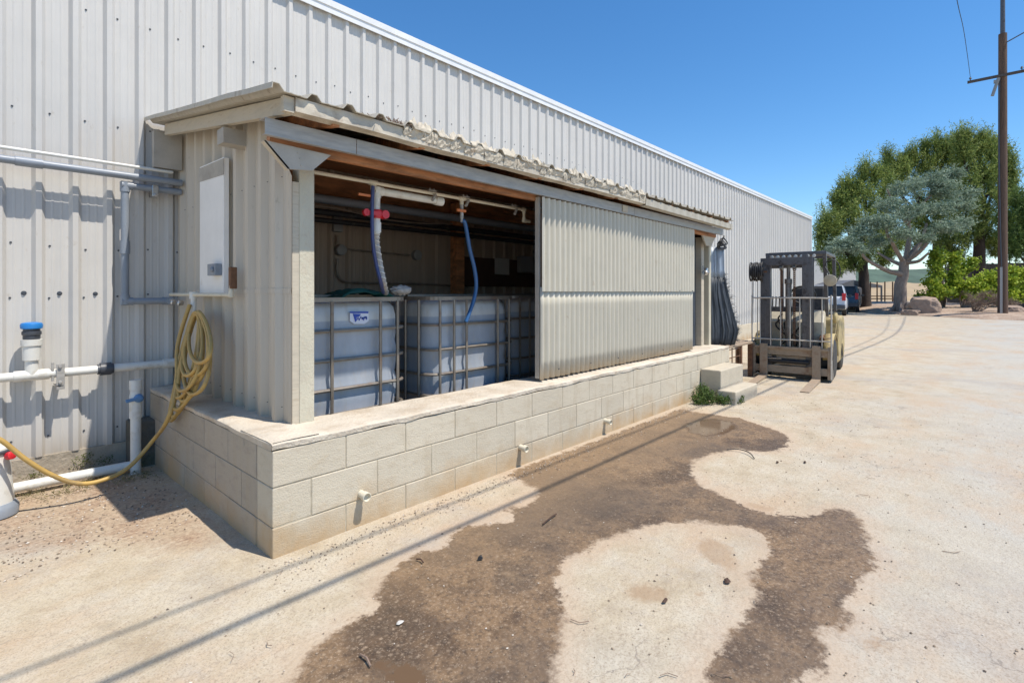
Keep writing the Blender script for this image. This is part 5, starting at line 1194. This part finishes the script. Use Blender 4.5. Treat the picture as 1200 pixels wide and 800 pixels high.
for py in (350, 347): mb.bar((a_.x,a_.y,P(1030,py,D=44).z),(b_.x,b_.y,P(1030,py,D=44).z), .08, .08)
mb.bar((a_.x,a_.y,P(1030,350,D=44).z),(a_.x,a_.y,P(1030,347,D=44).z), .08, .08); obj('rail', mb, M['rust'], rk)
# ------------------------------------------------------------------ loose gravel, debris
def scatter_stones(name, n, region, size, mat, label, seed):
    rg = np.random.default_rng(seed); mb = MB(); k = 0
    base = [Vector(v) for v in ((1,0,0),(-1,0,0),(0,1,0),(0,-1,0),(0,0,1),(0,0,-.6))]; fs = [(0,2,4),(2,1,4),(1,3,4),(3,0,4),(2,0,5),(1,2,5),(3,1,5),(0,3,5)]
    while k < n:
        x, y = region(rg); 
        if XW0-.05 < x < 8.7 and y > YW-.06 and y < 5: continue
        if y > 4.9: continue
        s = size*rg.uniform(.4, 1.6)**1.5; a = rg.uniform(0, 6.28); vs = []
        for b in base:
            q = Vector((b.x*rg.uniform(.6,1.3), b.y*rg.uniform(.5,1.1), b.z*rg.uniform(.4,.9)))*s
            vs.append((x+q.x*math.cos(a)-q.y*math.sin(a), y+q.x*math.sin(a)+q.y*math.cos(a), gz(x,y)-.003+s*.25+q.z))
        mb.add(vs, fs); k += 1
    tag(obj(name, mb, mat), label, 'gravel', kind='stuff')
gm, nt, N, L, B = NT('gravel_mix'); ri = N.new('ShaderNodeNewGeometry'); L.new(ramp(N, L, ri.outputs['Random Per Island'], [(0,(.12,.09,.07)),(.35,(.25,.19,.13)),(.7,(.42,.33,.25)),(1,(.62,.56,.48))]), B.inputs['Base Color']); B.inputs['Roughness'].default_value = .9
scatter_stones('loose_gravel', 2200, lambda r: (r.uniform(.4, 7.5), r.uniform(-.5, 2.6)), .0034, gm, 'small loose gravel scattered over the yard', 3)
scatter_stones('wall_foot_gravel', 2600, lambda r: (r.uniform(1.0, 7.3), YW-abs(r.normal(0, .10))-.062+.02*math.sin(r.uniform(0,6))), .0034, gm, 'grit and stones gathered along the foot of the block wall', 4)
scatter_stones('soil_gravel', 1800, lambda r: (r.uniform(-.1, 1.08), r.uniform(3.3, 4.85)), .0045, gm, 'gravel in the soil left of the block wall', 5)
def g0(px, py): return P(px, py, z=0)
mb = MB()
for i in range(34):
    q = Vector((random.uniform(.5,6.5), random.uniform(.1,2.5), .004)); a = random.uniform(0,6.28); l = random.uniform(.012,.05)
    mb.tube([q, q+Vector((l*math.cos(a), l*math.sin(a), .002)), q+Vector((l*1.8*math.cos(a+.4), l*1.8*math.sin(a+.4), .003))], random.uniform(.0008,.0018), 4)
tag(obj('twig_litter', mb, M['twig'], base=(0,0,0)), 'tiny dry twigs strewn over the yard', 'litter', kind='stuff')
def flat(name, px, py, r, h, mat, lb, ct, seed):
    c = g0(px, py); n = 9; rg = random.Random(seed); rr = [r*rg.uniform(.55,1.2) for _ in range(n)]
    mb = MB(); vs = [(c.x+rr[i]*math.cos(6.283*i/n), c.y+rr[i]*.6*math.sin(6.283*i/n), .002+h*.2*rg.random()) for i in range(n)]+[(c.x+rr[i]*.6*math.cos(6.283*i/n), c.y+rr[i]*.35*math.sin(6.283*i/n), .002+h*rg.uniform(.7,1)) for i in range(n)]
    mb.add(vs, [(i,(i+1)%n,n+(i+1)%n,n+i) for i in range(n)]+[tuple(range(n,2*n))]); tag(obj(name, mb, mat, base=c), lb, ct)
flat('stone', 852, 681, .026, .012, M['darkwood'], 'dark lump of debris on the dry island, right of its middle', 'debris', 1)
flat('stone', 779, 704, .02, .008, M['darkwood'], 'small dark scrap on the dry island, left of the round damp spot', 'debris', 2)
flat('stone', 563, 655, .02, .018, M['blk'], 'small black stone lying in the wet patch', 'stone', 3)
flat('leaf', 468, 729, .022, .004, M['paper'], 'pale dry leaf lying in the wet patch', 'leaf', 4)
flat('stone', 943, 542, .02, .012, M['darkwood'], 'small dark stone on the dry concrete right of the wet patch', 'stone', 6)
flat('stone', 911, 542, .02, .012, M['darkwood'], 'small dark stone just beyond the end of the curved wire', 'stone', 7)
for i, (x0,y0,x1,y1,lb) in enumerate(((636,615,652,603,'dark stick lying in the middle of the wet patch'), (422,768,434,782,'pale stick at the lower left of the wet patch'), (488,656,496,660,'short dark twig near the upper edge of the wet patch'))):
    a_, b_ = g0(x0,y0), g0(x1,y1); tag(obj('stick', MB().tube([a_+Vector((0,0,.006)), a_.lerp(b_,.5)+Vector((.006,0,.012)), b_+Vector((0,0,.006))], .004, 6), M['twig'] if i == 1 else M['darkwood'], base=a_), lb, 'stick')
w_ = smoothpath([g0(852,528)+Vector((0,0,.01)), g0(866,529)+Vector((0,0,.02)), g0(878,533)+Vector((0,0,.02)), g0(884,538)+Vector((0,0,.006))], 6)
tag(obj('bent_wire', MB().tube(w_, .004, 5), M['blk'], base=w_[0]), 'thin curved black wire lying on the concrete', 'wire')
